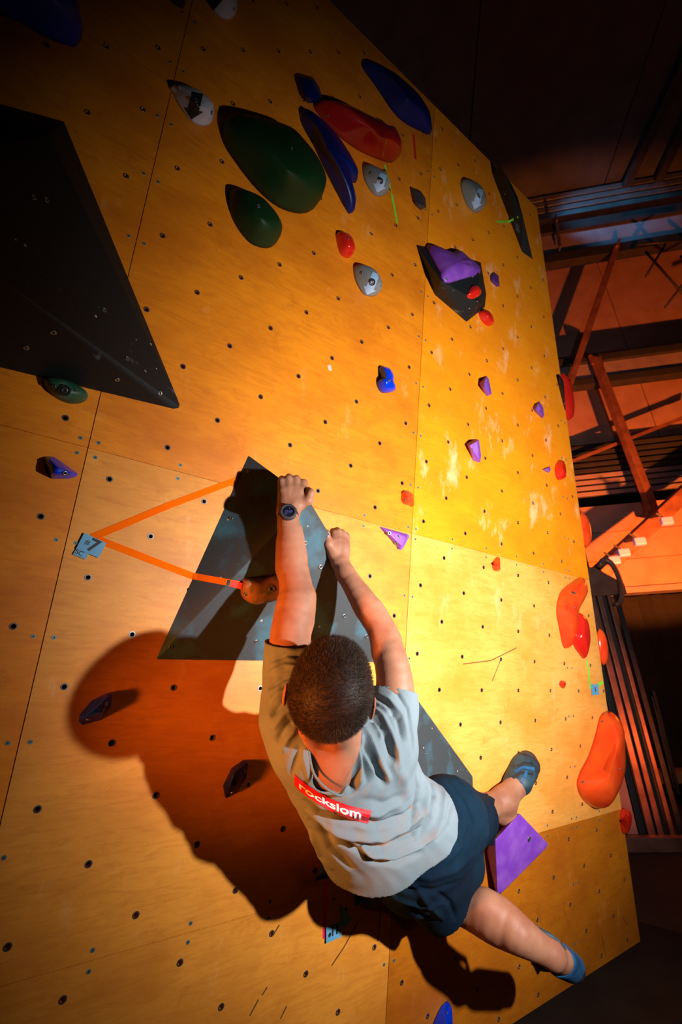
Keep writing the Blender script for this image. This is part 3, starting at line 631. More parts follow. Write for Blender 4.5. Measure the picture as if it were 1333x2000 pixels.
# left side holds
o, t = H([(83, 742), (95, 737), (125, 738), (155, 752), (171, 768), (170, 780), (155, 788), (130, 787), (105, 775), (88, 757)], .05, 'greench', 'green oval hold with chalk under the big black volume', (130, 762), bolts=((126, 762, .008, True), (106, 754, .005), (149, 763, .005)), pw=.4)
o, t = Fh([(83, 900), (86, 892), (105, 890), (154, 925), (150, 932), (135, 936), (100, 936), (92, 920)], [(96, 896, .03), (112, 912, .055), (140, 924, .045), (104, 926, .05)], 'blue', 'glossy blue wedge left of the left seam', .005, bolts=((127, 924, .006), (94, 902, .004)))
o, t = Fh([(153, 1410), (155, 1395), (178, 1368), (212, 1352), (220, 1356), (218, 1380), (196, 1408), (160, 1418)], [(165, 1402, .035), (185, 1386, .05), (211, 1360, .035), (200, 1392, .04)], 'blue', 'blue boat-shaped hold half in the shadow of the climber\'s head', .004, bolts=((172, 1405, .005), (207, 1375, .006)))
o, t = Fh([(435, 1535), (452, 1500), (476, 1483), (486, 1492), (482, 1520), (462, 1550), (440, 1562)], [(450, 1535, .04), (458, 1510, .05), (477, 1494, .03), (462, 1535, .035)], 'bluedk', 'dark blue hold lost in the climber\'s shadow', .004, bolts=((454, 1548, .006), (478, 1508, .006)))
H([(842, 2010), (860, 1968), (872, 1956), (877, 1958), (880, 2000), (884, 2060), (860, 2080), (835, 2050)], .05, 'blue', 'blue pointed hold cut by the bottom frame edge', (868, 2010), bolts=((866, 1962, .003), (873, 1978, .003)))
# purple foot volume
vv, ff = facet([(1012, 1590), (1022, 1594), (1073, 1648), (1072, 1656), (975, 1750), (968, 1748), (950, 1665)], [(1000, 1610, .09), (1058, 1646, .06), (985, 1722, .07), (962, 1665, .06)], .006)
vv, ff = hull([PW(950, 1660), PW(969, 1750), PW(1000, 1590), PW(1010, 1600)]+[PW(1016, 1588, .09), PW(1074, 1650, .07), PW(973, 1752, .05), PW(968, 1640, .08)], .006)
o, t = hold('climbing_hold', (vv, ff), 'purple', 'large smooth purple wedge volume below the climber\'s right foot', VOL, smooth=False, bolts=((1034, 1639, .010), (976, 1745, .006)))
# brown worn hold on the central volume
onto('climbing_hold', [(470, 1140), (480, 1128), (510, 1128), (545, 1119), (572, 1118), (575, 1160), (545, 1165), (520, 1172), (490, 1176), (472, 1165)], .05, 'brown', 'worn brown edge hold left of the climber\'s forearm', tmid, (510, 1150), pw=.3, bolts=((480, 1160, .006), (531, 1150, .010)))
# ------------------------------------------------------------------ tape, cards, lettering
tg = strip([(180, 1050), (320, 991), (461, 938)], .019, 'tape', 'route_tape', label='upper orange tape from the number seven card to the volume', cat='tape')
tg = strip([(184, 1051), (290, 1092), (376, 1125), (470, 1142)], .019, 'tape', 'route_tape', label='lower orange tape from the number seven card to the brown hold', cat='tape')
strip([(452, 1139), (474, 1145)], .0192, 'tapedk', 'tape_end', tg, off=.0022)
strip([(636, 1720), (636, 1760), (634, 1832)], .013, 'tapepink', 'route_tape', label='pink tape running down to the number eleven card', cat='tape')
strip([(752, 322), (764, 372), (776, 436)], .012, 'tapegreen', 'route_tape', label='dim green tape below the dark red hold', cat='tape')
strip([(970, 433), (994, 433), (1022, 419)], .012, 'tapegreen', 'route_tape', label='yellow green tape crossing the long narrow black volume', cat='tape')
strip([(808, 262), (812, 312)], .014, 'tapedk', 'route_tape', label='faint red tape left of the leaf-shaped navy hold', cat='tape')
strip([(1147, 1290), (1151, 1318), (1154, 1345)], .014, 'tapegreen', 'route_tape', label='lime tape dropping from the glossy almond hold to a small card', cat='tape')
strip([(1163, 1342), (1178, 1332)], .018, 'tapegreen', 'route_tape', label='short lime tape from the small card to the right edge', cat='tape')
card('number_card', [(164, 1041), (207, 1061), (192, 1090), (148, 1072)], [('7', .58, .5, .048, -.05, .0012), ('#', .30, .56, .020, -.05, .0)], 'pale blue card with the number seven', .005)
card('grade_card', [(150, 1070), (174, 1081), (166, 1093), (142, 1083)], [('SC', .35, .5, .017, -.05, .0)], 'small pale blue card under the number seven card', .003)
bs = card('number_card', [(635, 1808), (665, 1797), (665, 1827), (635, 1840)], [('11', .55, .55, .032, 0, .0012), ('#', .22, .45, .014, 0, .001)], 'blue card with the number eleven at the end of the pink tape', .006)
card('grade_card', [(690, 1738), (716, 1733), (717, 1760), (692, 1768)], [('SD', .5, .55, .034, 0, .0015)], 'dim card lettered SD in the climber\'s shadow', .004)
card('folded_card', [(662, 1762), (684, 1790), (670, 1808), (665, 1803)], [], 'crumpled clear card right of the number eleven card', .01)
card('small_card', [(1154, 1337), (1168, 1336), (1170, 1356), (1156, 1358)], [('5', .5, .5, .03, 0, .001)], 'tiny pale card between two lime tapes', .003)
for q in ([(505, 1952), (488, 1984)], [(522, 1928), (512, 1944)], [(546, 1806), (534, 1826)], [(745, 1772), (738, 1838)], [(700, 1800), (672, 1850), (648, 1886)], [(560, 1965), (548, 1990)], [(1176, 1828), (1184, 1868)], [(1216, 1790), (1226, 1806)], [(1010, 1265), (960, 1290), (905, 1297)], [(978, 1290), (962, 1330)]):
    strip(q, .004, 'scuff', 'scuff_mark', front, .0006, [WALLTREE])
strip([(643, 713), (646, 724)], .016, 'chalk', 'chalk_mark', front, .0006, [WALLTREE])
#@@PERSON
BS = 1.10                                                                   # size of the climber
C0 = C
def C(x, y, z): return C0(x, y, z*BS)
# ------------------------------------------------------------------ implicit surfaces for the climber
def rc(a, b, r1, r2, k=.012, op=1): return ('rc', np.asarray(a, float), np.asarray(b, float), r1*BS, r2*BS, k, op)
def el(c, r, Rm=None, k=.012, op=1): return ('el', np.asarray(c, float), np.asarray(r, float)*BS, np.eye(3) if Rm is None else np.asarray(Rm, float), None, k, op)
def pd(p, P):
    if p[0] == 'rc':
        a, b, r1, r2 = p[1:5]; ba = b-a; l2 = ba@ba+1e-12; rr = r1-r2; a2 = max(l2-rr*rr, 1e-9); pa = P-a; y = pa@ba; z = y-l2
        x2 = ((pa*l2-ba*y[:, None])**2).sum(1); y2 = y*y*l2; z2 = z*z*l2; k = np.sign(rr)*rr*rr*x2
        return np.where(np.sign(z)*a2*z2 > k, np.sqrt(x2+z2)/l2-r2, np.where(np.sign(y)*a2*y2 < k, np.sqrt(x2+y2)/l2-r1, (np.sqrt(x2*a2/l2)+y*rr)/l2-r1))
    c, r, Rm = p[1:4]; q = (P-c)@Rm.T; k0 = np.linalg.norm(q/r, axis=1); k1 = np.linalg.norm(q/(r*r), axis=1)+1e-9
    return k0*(k0-1)/k1
def ev(prims, P, idx=None, post=None, pre=None):
    d = np.full(len(P), 9.0)
    for i in (range(len(prims)) if idx is None else idx):
        p = prims[i]; q = pd(p, P) if pre is None else pre[:, i]; k = p[5]
        if p[6] > 0: h = np.clip(.5+.5*(d-q)/k, 0, 1); d = d*(1-h)+q*h-k*h*(1-h)
        else: h = np.clip(.5-.5*(d+q)/k, 0, 1); d = d*(1-h)-q*h+k*h*(1-h)
    return post(P, d) if post else d
def mesh_sdf(prims, h, post=None, pad=.02, nb=8, slack=1.35):
    lo = []; hi = []
    for p in prims:
        if p[6] < 0: continue
        if p[0] == 'rc': r = max(p[3], p[4]); lo.append(np.minimum(p[1], p[2])-r); hi.append(np.maximum(p[1], p[2])+r)
        else: r = p[2].max(); lo.append(p[1]-r); hi.append(p[1]+r)
    lo = np.min(lo, 0)-pad; hi = np.max(hi, 0)+pad; bs = nb*h; nbk = np.ceil((hi-lo)/bs).astype(int)
    I = np.stack(np.meshgrid(*[np.arange(n) for n in nbk], indexing='ij'), -1).reshape(-1, 3); Cc = lo+(I+.5)*bs; Rb = bs*.5*math.sqrt(3)
    PD = np.stack([pd(p, Cc) for p in prims], 1); dc = ev(prims, Cc, None, post, PD); kmax = max(p[5] for p in prims)
    keep = np.abs(dc) < Rb*slack+.006; N = nbk*nb+2
    dim = np.array([N[1]*N[2], N[2], 1], np.int64)
    g = np.stack(np.meshgrid(*[np.arange(nb+1)]*3, indexing='ij'), -1).reshape(-1, 3)
    cid = []; cpos = []; equads = []
    plus = np.array([p[6] > 0 for p in prims])
    du = ev([p for p in prims if p[6] > 0], Cc, None, None, PD[:, plus])
    for b in np.nonzero(keep)[0]:
        lim = max(du[b], -Rb)+2.2*Rb
        idx = [i for i in range(len(prims)) if (PD[b, i] < lim+prims[i][5] if plus[i] else PD[b, i] < 1.5*Rb+prims[i][5])]
        if not idx: continue
        P = lo+(g+I[b]*nb)*h; d = ev(prims, P, idx, post).reshape(nb+1, nb+1, nb+1); s = d < 0
        if s.all() or not s.any(): continue
        c8 = s[:-1, :-1, :-1].astype(int)
        for a in ((1, 0, 0), (0, 1, 0), (0, 0, 1), (1, 1, 0), (1, 0, 1), (0, 1, 1), (1, 1, 1)): c8 = c8+s[a[0]:nb+a[0], a[1]:nb+a[1], a[2]:nb+a[2]]
        cells = np.argwhere((c8 > 0) & (c8 < 8))
        if not len(cells): continue
        acc = np.zeros((len(cells), 3)); cnt = np.zeros(len(cells))
        for ax in range(3):
            o1, o2 = [q for q in range(3) if q != ax]
            for u_ in (0, 1):
                for v_ in (0, 1):
                    p0 = cells.copy(); p0[:, o1] += u_; p0[:, o2] += v_; p1 = p0.copy(); p1[:, ax] += 1
                    a = d[tuple(p0.T)]; c = d[tuple(p1.T)]; x = (a < 0) != (c < 0); t = np.where(x, a/(a-c+1e-12*(a == c)), 0)
                    q = p0.astype(float); q[:, ax] += t; acc[x] += q[x]; cnt[x] += 1
        cpos.append(lo+(acc/cnt[:, None]+I[b]*nb)*h); cid.append((cells+I[b]*nb+1)@dim)
        for ax in range(3):
            o1, o2 = (ax+1) % 3, (ax+2) % 3
            sl = [slice(0, nb)]*3; s0 = s[tuple(sl)]; sl2 = list(sl); sl2[ax] = slice(1, nb+1); s1 = s[tuple(sl2)]
            e = np.argwhere(s0 != s1)
            if not len(e): continue
            fl = s0[tuple(e.T)]; base = (e+I[b]*nb+1)@dim
            q = np.stack([base, base-dim[o1], base-dim[o1]-dim[o2], base-dim[o2]], 1)
            q[~fl] = q[~fl][:, ::-1]; equads.append(q)
    cid = np.concatenate(cid); cpos = np.concatenate(cpos); Q = np.concatenate(equads)
    o = np.argsort(cid); sid = cid[o]; k = np.searchsorted(sid, Q); k = np.minimum(k, len(sid)-1); ok = (sid[k] == Q).all(1)
    return cpos[o], k[ok]
def grad(fn, P, e=.002):
    g_ = np.stack([fn(P+np.eye(3)[a]*e)-fn(P-np.eye(3)[a]*e) for a in range(3)], 1); return g_/(np.linalg.norm(g_, axis=1, keepdims=True)+1e-9)
def qlink(name, v, f, m, parent, smooth=True, **kw):
    """fast link for large quad meshes"""
    org = v.mean(0); me = bpy.data.meshes.new(name); me.vertices.add(len(v)); me.vertices.foreach_set('co', (v-org).astype(np.float32).ravel())
    n = f.shape[1]; me.loops.add(f.size); me.loops.foreach_set('vertex_index', f.astype(np.int32).ravel()); me.polygons.add(len(f))
    me.polygons.foreach_set('loop_start', np.arange(0, f.size, n, dtype=np.int32)); me.polygons.foreach_set('loop_total', np.full(len(f), n, np.int32))
    me.update(calc_edges=True); me.materials.append(MT[m]); me.polygons.foreach_set('use_smooth', np.full(len(f), smooth)); me.update()
    o = bpy.data.objects.new(name, me); COL.objects.link(o); pl = np.zeros(3)
    if parent is not None: o.parent = parent; pl = WLOC[parent.name]
    o.location = Vector(org-pl); WLOC[o.name] = org
    return tag(o, **kw)
def cast_sdf(prims, x, y, post=None):
    d = nrm(wd(craw(x, y))); t = .6
    for _ in range(60):
        q = ev(prims, (CAM+d*t)[None], None, post)[0]; t += q*.9
        if abs(q) < 5e-4: break
        if t > 2.6: return None
    return CAM+d*t
# ------------------------------------------------------------------ skeleton of the climber
hd_c = C(648, 1339, .955)
a_ = math.radians(9); iu = wd([math.sin(a_), -math.cos(a_), 0]); ic = wd([0, 0, -1]); el_ = math.radians(44)
hu = nrm(iu*math.sin(el_)*1.0+ic*math.cos(el_)); hfwd = nrm(iu*math.cos(el_)-ic*math.sin(el_)); hr_ = nrm(np.cross(hfwd, hu))
HM = np.array([hr_, hfwd, hu])                                              # head frame: right, face, crown
def hp(x, y, z): return hd_c+HM.T@np.array([x, y, z])*BS
JS = dict(shL=C(566, 1392, 1.05), elL=C(579, 1155, 1.212), wrL=C(562, 1003, 1.278), shR=C(763, 1428, 1.16), elR=C(751, 1240, 1.27), wrR=C(667, 1108, 1.38),
          nk=C(654, 1452, 1.07), hpL=C(800, 1665, 1.25), hpR=C(878, 1605, 1.37), knL=C(868, 1744, 1.40), anL=C(1080, 1866, 1.29), knR=C(880, 1600, 1.62), anR=C(985, 1563, 1.780))
B = []
# head and face
B += [el(hd_c, (.073, .092, .084), HM, .02), el(hp(0, -.028, .002), (.070, .066, .074), HM, .02), el(hp(0, .030, -.058), (.056, .060, .066), HM, .02),
      el(hp(0, .052, -.104), (.036, .036, .026), HM, .02), rc(hp(0, .088, -.022), hp(0, .106, -.056), .008, .013, .008), el(hp(0, .092, -.004), (.045, .012, .008), HM, .01),
      el(hp(.031, .091, -.024), (.017, .010, .011), HM, .006, -1), el(hp(-.031, .091, -.024), (.017, .010, .011), HM, .006, -1),
      el(hp(0, .092, -.078), (.024, .009, .005), HM, .004), el(hp(0, .090, -.087), (.021, .009, .006), HM, .004), rc(hp(-.02, .101, -.082), hp(.02, .101, -.082), .0018, .0018, .003, -1)]
for s in (-1, 1):
    B += [el(hp(.074*s, -.008, -.038), (.013, .018, .030), HM, .008), el(hp(.089*s, -.020, -.030), (.0055, .021, .033), HM, .004), el(hp(.094*s, -.010, -.034), (.006, .011, .018), HM, .004, -1),
          el(hp(.050*s, .03, -.085), (.018, .035, .03), HM, .02)]
    B += [rc(hp(.028*s, -.066, -.058), JS['nk']+wd([.02*s, .02, 0]), .026, .034, .02)]
B += [rc(hp(0, -.018, -.05), JS['nk'], .045, .050, .03)]
# trunk
mid = C(715, 1565, 1.14); pel = (JS['hpL']+JS['hpR'])/2
B += [rc(JS['nk'], JS['shL'], .045, .058, .03), rc(JS['nk'], JS['shR'], .045, .060, .03), rc(JS['nk']+wd([0, .01, -.01]), mid, .09, .095, .04), rc(JS['shL']+wd([.03, .06, .02]), mid, .06, .08, .04),
      rc(JS['shR']+wd([-.02, .03, .01]), mid, .065, .09, .04), rc(mid, pel, .095, .082, .04), rc(JS['hpL'], JS['hpR'], .080, .080, .03)]
# arms
def chain(ps, k=.015):
    X = np.array([[*q[0], q[1]] for q in ps]); X = np.vstack([2*X[0]-X[1], X, 2*X[-1]-X[-2]]); out = []
    for i in range(1, len(X)-2):
        p0, p1, p2, p3 = X[i-1:i+3]
        for t in (0, 1/3, 2/3): out.append(.5*(2*p1+(p2-p0)*t+(2*p0-5*p1+4*p2-p3)*t*t+(3*p1-p0-3*p2+p3)*t**3))
    out.append(X[-2]); return [rc(a[:3], b[:3], a[3], b[3], k if i == 0 else .0015) for i, (a, b) in enumerate(zip(out[:-1], out[1:]))]
B += chain([(JS['shL'], .056), (C(566, 1262, 1.14), .050), (C(576, 1190, 1.187), .0485), (JS['elL'], .043), (C(571, 1100, 1.238), .0395), (C(567, 1050, 1.256), .034), (C(563, 1020, 1.265), .0268)])
B += [rc(C(590, 1215, 1.175), C(598, 1165, 1.205), .026, .023, .02), rc(C(556, 1110, 1.228), C(556, 1060, 1.248), .020, .016, .02), rc(C(583, 1085, 1.24), C(577, 1035, 1.255), .018, .014, .02)]
B += chain([(JS['shR'], .060), (C(772, 1345, 1.19), .048), (C(764, 1290, 1.225), .043), (JS['elR'], .037), (C(722, 1192, 1.305), .038), (C(693, 1147, 1.34), .031), (C(675, 1120, 1.365), .027)])
B += [rc(C(767, 1245, 1.26), C(735, 1185, 1.30), .019, .016, .016), rc(C(742, 1275, 1.235), C(735, 1225, 1.27), .02, .018, .02), rc(C(708, 1190, 1.305), C(683, 1140, 1.345), .017, .012, .016)]
# left hand: over the top of the volume, thumb to the right
wl = JS['wrL']
B += [rc(C(563, 1020, 1.265), C(563, 996, 1.28), .0262, .0255, .012), rc(C(554, 1000, 1.268), C(556, 965, 1.285), .019, .016, .012), rc(C(574, 998, 1.275), C(588, 962, 1.30), .020, .017, .012),
      el(C(573, 972, 1.292), (.040, .034, .020), M3.T@np.eye(3) if False else np.array([wd([1, .1, .25]), wd([-.1, 1, 0]), nrm(np.cross(wd([1, .1, .25]), wd([-.1, 1, 0])))]), .014)]
LF = [[(552, 957, 1.284, .0125), (550, 941, 1.296, .0105), (551, 936, 1.316, .0098), (556, 945, 1.336, .009)],
      [(564, 953, 1.290, .0130), (563, 936, 1.302, .0110), (565, 932, 1.322, .0100), (570, 944, 1.342, .0092)],
      [(577, 952, 1.298, .0135), (577, 937, 1.312, .0112), (580, 935, 1.334, .0102), (585, 948, 1.352, .0095)],
      [(590, 956, 1.306, .0132), (592, 943, 1.320, .0110), (595, 943, 1.340, .0100), (599, 955, 1.358, .0092)]]
for fg in LF: B += [rc(C(*fg[i][:3]), C(*fg[i+1][:3]), fg[i][3], fg[i+1][3], .0035 if i else .008) for i in range(3)]
B += [rc(C(584, 985, 1.288), C(602, 977, 1.282), .0165, .0138, .012), rc(C(602, 977, 1.282), C(607, 962, 1.285), .0130, .0108, .005), rc(C(607, 962, 1.285), C(603, 957, 1.298), .0108, .0085, .004)]
# tendons on the back of the left hand
for fg in LF: B += [rc(C(565+(fg[0][0]-565)*.3, 988, 1.262), C(fg[0][0], fg[0][1]+3, fg[0][2]-.006), .0045, .0085, .007)]
# right hand: thumb to the left, fingers over the sloping edge
B += [rc(C(675, 1120, 1.365), C(666, 1100, 1.382), .0265, .0250, .012), rc(C(659, 1098, 1.384), C(651, 1070, 1.392), .019, .017, .012), rc(C(670, 1098, 1.388), C(672, 1066, 1.402), .018, .016, .012),
      el(C(662, 1074, 1.396), (.033, .036, .018), np.array([wd([1, -.1, .25]), wd([.1, 1, 0]), nrm(np.cross(wd([1, -.1, .25]), wd([.1, 1, 0])))]), .014)]
RF = [[(676, 1062, 1.408, .0118), (678, 1048, 1.420, .0100), (676, 1045, 1.438, .0092), (672, 1052, 1.452, .0085)],
      [(669, 1057, 1.404, .0125), (670, 1043, 1.416, .0106), (668, 1040, 1.436, .0097), (664, 1049, 1.452, .009)],
      [(661, 1054, 1.400, .0130), (661, 1040, 1.412, .0110), (659, 1036, 1.432, .0100), (656, 1046, 1.450, .0092)],
      [(653, 1056, 1.396, .0128), (653, 1042, 1.408, .0106), (651, 1038, 1.428, .0098), (648, 1048, 1.446, .009)]]
for fg in RF: B += [rc(C(*fg[i][:3]), C(*fg[i+1][:3]), fg[i][3], fg[i+1][3], .0035 if i else .008) for i in range(3)]
for fg in RF: B += [rc(C(663+(fg[0][0]-663)*.3, 1092, 1.374), C(fg[0][0], fg[0][1]+3, fg[0][2]-.006), .0045, .008, .007)]
B += [rc(C(652, 1080, 1.385), C(642, 1062, 1.378), .0165, .0140, .012), rc(C(642, 1062, 1.378), C(639, 1047, 1.384), .0128, .0112, .005), rc(C(639, 1047, 1.384), C(639, 1040, 1.392), .0110, .0092, .004)]
# legs
B += chain([(JS['hpL'], .085), (C(838, 1708, 1.33), .075), (JS['knL'], .061), (C(912, 1765, 1.385), .057), (C(961, 1792, 1.34), .0585), (C(985, 1806, 1.325), .055), (C(1010, 1822, 1.30), .048), (C(1050, 1848, 1.295), .037), (JS['anL'], .032)], .02)
B += [rc(C(950, 1770, 1.34), C(985, 1795, 1.32), .036, .032, .03)]
B += [rc(JS['anL'], C(1098, 1873, 1.32), .031, .027, .015), rc(C(1076, 1870, 1.30), C(1088, 1876, 1.32), .025, .023, .015), rc(C(1096, 1874, 1.32), C(1118, 1886, 1.41), .028, .025, .015)]
B += chain([(JS['hpR'], .088), (C(885, 1600, 1.45), .078), (JS['knR'], .058), (C(930, 1585, 1.70), .054), (C(962, 1572, 1.755), .043), (JS['anR'], .042)], .02)
B += [rc(JS['anR'], C(990, 1590, 1.785), .045, .037, .02), rc(C(962, 1585, 1.766), C(988, 1592, 1.785), .032, .034, .02), rc(JS['anR'], C(1012, 1530, 1.837), .043, .040, .02), rc(C(1012, 1530, 1.837), C(1030, 1492, 1.904), .040, .032, .02)]
# ------------------------------------------------------------------ t-shirt
T = [rc(C(567, 1405, 1.05), C(566, 1262, 1.14), .068, .0555, .02), rc(C(568, 1300, 1.12), C(566, 1238, 1.15), .057, .058, .02),
     rc(C(752, 1450, 1.13), C(768, 1378, 1.19), .074, .062, .02), rc(C(764, 1395, 1.18), C(771, 1330, 1.20), .060, .057, .02),
     rc(C(590, 1445, 1.05), C(735, 1460, 1.13), .070, .080, .03), rc(C(605, 1462, 1.05), C(678, 1590, 1.13), .085, .090, .03), rc(C(735, 1470, 1.14), C(752, 1560, 1.20), .092, .090, .03),
     rc(C(668, 1500, 1.09), C(735, 1650, 1.20), .100, .118, .04), rc(C(672, 1580, 1.12), C(706, 1700, 1.19), .078, .088, .03), rc(C(745, 1540, 1.17), C(806, 1620, 1.25), .100, .112, .035),
     rc(C(800, 1570, 1.24), C(838, 1600, 1.29), .074, .084, .02), rc(C(735, 1650, 1.20), C(770, 1740, 1.26), .118, .125, .04), rc(C(806, 1620, 1.25), C(850, 1690, 1.34), .112, .11, .04)]
def plane3(a, b, c, inside):
    n_ = nrm(np.cross(b-a, c-a)); n_ = n_ if (inside-a)@n_ < 0 else -n_; return a, n_
hem = plane3(C(640, 1706, 1.12), C(775, 1706, 1.12), C(893, 1582, 1.25), C(690, 1500, 1.1))
slL = plane3(C(524, 1250, 1.15), C(607, 1255, 1.15), C(566, 1240, 1.23), C(567, 1400, 1.04))
slR = plane3(C(735, 1336, 1.14), C(812, 1352, 1.16), C(775, 1352, 1.26), C(752, 1450, 1.13))
ncA, ncB = C(641, 1482, 1.00), C(650, 1410, .985)
def cuts(P, d):
    for (a, n_), c0, r0 in ((hem, None, 0), (slL, C(566, 1262, 1.14), .13), (slR, C(771, 1345, 1.20), .12)):
        pl_ = (P-a)@n_
        if c0 is not None: pl_ = np.where(np.linalg.norm(P-c0, axis=1) < r0, pl_, -9)
        d = np.maximum(d, pl_)
    ba = ncB-ncA; pa = P-ncA; hh = np.clip((pa@ba)/(ba@ba), -.25, 1.5); nk_ = np.linalg.norm(pa-hh[:, None]*ba, axis=1)-(.050+.010*hh)
    return np.maximum(d, -nk_)
def inshirt(P, d):                                               # the body stays inside the cloth wherever the shirt covers it
    cv = cuts(P, np.full(len(P), -9.)); tt_ = ev(T, P)
    return np.maximum(d, tt_+.0135-1.7*np.maximum(0, cv+.018)-1.9*np.maximum(0, tt_-.008))
# ------------------------------------------------------------------ shorts
Q = [rc(JS['hpL'], JS['hpR'], .108, .108, .03), rc(C(790, 1650, 1.27), C(858, 1748, 1.39), .110, .089, .03), rc(C(858, 1746, 1.39), C(905, 1774, 1.43), .089, .085, .02),
     rc(C(872, 1592, 1.34), C(905, 1600, 1.55), .102, .090, .03), rc(C(900, 1595, 1.50), C(945, 1600, 1.68), .086, .078, .02), rc(C(760, 1580, 1.18), C(845, 1640, 1.31), .088, .108, .04), rc(C(800, 1700, 1.29), C(880, 1660, 1.42), .10, .09, .03),
     rc(C(850, 1690, 1.34), C(900, 1690, 1.42), .09, .07, .03)]
lgL = plane3(C(852, 1815, 1.41), C(923, 1712, 1.41), C(890, 1770, 1.56), C(800, 1660, 1.2))
lgR = plane3(C(966, 1530, 1.6), C(966, 1660, 1.6), C(968, 1590, 1.8), C(880, 1600, 1.4))
def inbody(P, d):
    d = inshirt(P, d); c = np.maximum((P-lgL[0])@lgL[1], -9); r = np.where(np.linalg.norm(P-C(905, 1778, 1.43), axis=1) < .17, (P-lgL[0])@lgL[1]+.07, -9)
    r = np.maximum(r, np.where(np.linalg.norm(P-C(960, 1600, 1.70), axis=1) < .17, (P-lgR[0])@lgR[1], -9)); r = np.maximum(r, -((P-hem[0])@hem[1])-.03)
    q_ = ev(Q, P); return np.maximum(d, q_+.011-2.5*np.maximum(0, r+.034)-4*np.maximum(0, q_-.008))
bv, bf = mesh_sdf(B, .0030, inbody, slack=2.1)
def smooth(v, f, wgt, it):
    e = np.concatenate([f[:, [0, 1]], f[:, [1, 2]], f[:, [2, 3]], f[:, [3, 0]]]); e = np.unique(np.sort(e, 1), axis=0); n = np.bincount(e.ravel(), minlength=len(v))[:, None]+1e-9
    for _ in range(it):
        for lam in (.6, -.61):
            a = np.stack([np.bincount(e[:, 0], v[e[:, 1], k], len(v))+np.bincount(e[:, 1], v[e[:, 0], k], len(v)) for k in range(3)], 1)
            v = v+lam*wgt[:, None]*(a/n-v)
    return v
fine = np.minimum.reduce([np.linalg.norm(bv-q, axis=1) for q in (hd_c, C(578, 962, 1.30), C(662, 1065, 1.40))])
bv = smooth(bv, bf, np.clip((fine-.07)/.05, .12, 1), 22)
person = qlink('person', bv, bf, 'skin', None, label='climber in white t-shirt and navy shorts hanging by both hands from the black volume', cat='person')
# ------------------------------------------------------------------ hair: short clipped cap and strands
hpn = nrm(HM.T@np.array([0, -.62, 1.0]))
def hairline(P, d):
    q = (P-hd_c)@HM.T/BS; x, y, z = q.T
    line = np.where(y < -.03, -.078+.02*np.abs(x)/.07, np.where(y < .035, -.078+(y+.03)*1.05, -.010+(y-.035)*.95))
    return np.maximum(d, (line-z)*.7)
HC = [el(hd_c, (.0795, .0985, .0905), HM, .02), el(hp(0, -.028, .002), (.0765, .0725, .0805), HM, .02)]
hv, hf = mesh_sdf(HC, .0035, hairline)
hair = qlink('hair', hv, hf, 'hair', person)
fn = lambda P: ev(HC, P)
hn = grad(fn, hv); q = (hv-hd_c)@HM.T; outer = np.abs(fn(hv)) < .003
pts = hv[outer]; nn_ = hn[outer]; pick = rng.integers(0, len(pts), 34000); pts = pts[pick]+rng.normal(0, .0016, (34000, 3)); nn_ = nn_[pick]
ql = (pts-hd_c)@HM.T; whl = np.array([.012, -.072, .045]); rad = ql-whl; rad /= np.linalg.norm(rad, axis=1, keepdims=True)+1e-6
sw = np.cross(rad, np.array([0, -.8, .6])); flow = (rad*.9+sw*.35)@HM; dirs = nn_*.75+(flow-(flow*nn_).sum(1, keepdims=True)*nn_)*.85+rng.normal(0, .16, pts.shape)
dirs /= np.linalg.norm(dirs, axis=1, keepdims=True); side_ = np.cross(dirs, rng.normal(0, 1, pts.shape)); side_ /= np.linalg.norm(side_, axis=1, keepdims=True)
ln = rng.uniform(.004, .008, (len(pts), 1)); wd_ = .00035
sv = np.stack([pts-side_*wd_-dirs*.002, pts+side_*wd_-dirs*.002, pts+dirs*ln], 1).reshape(-1, 3); sf = np.arange(len(sv)).reshape(-1, 3)
qlink('hair_strands', sv, sf, 'hair', hair, False, kind='stuff')
for s in (-1, 1):
    e = empty('eye', hp(.031*s, .078, -.024), parent=person)
    g = bmesh.new(); bmesh.ops.create_uvsphere(g, u_segments=16, v_segments=10, radius=.0115); vv = [hp(.031*s, .079, -.024)+np.array(q.co) for q in g.verts]; ff = [[q.index for q in p.verts] for p in g.faces]; g.free()
    link('eyeball', vv, ff, 'white', e, True); v_, f_ = disc(hp(.031*s, .0895, -.024), hfwd, .0055, .0012, 14); link('iris', v_, f_, 'hair', e)
# finger and thumb nails
def nail(x, y, z, ax, nrm_, L=.0055, W=.0042):
    c = C(x, y, z); n3 = nrm(wd(nrm_)); a3 = nrm(wd(ax)); a3 = nrm(a3-(a3@n3)*n3); s3 = np.cross(n3, a3); v = []
    for (u_, t_) in ((-1, -.8), (-1, .8), (-.3, 1), (.6, .9), (1, .5), (1, -.5), (.6, -.9), (-.3, -1)): v.append(c+a3*u_*L+s3*t_*W+n3*(.0006-.0012*t_*t_))
    v += [p-n3*.002 for p in v]; f = [tuple(range(8))]+[tuple(range(15, 7, -1))]+[(i, i+8, (i+1) % 8+8, (i+1) % 8) for i in range(8)]
    link('fingernail', v, f, 'nail', person, True)
nail(640, 1043, 1.3725, (.05, -1, .3), (.15, -.3, -1), .0075, .0062)
nail(606, 960, 1.2755, (-.1, -1, .6), (.35, -.5, -1), .006, .005)
nail(550.5, 936, 1.3035, (0, -.6, 1), (-.1, -1, -.6)); nail(564, 931.5, 1.310, (0, -.5, 1), (0, -1, -.6))
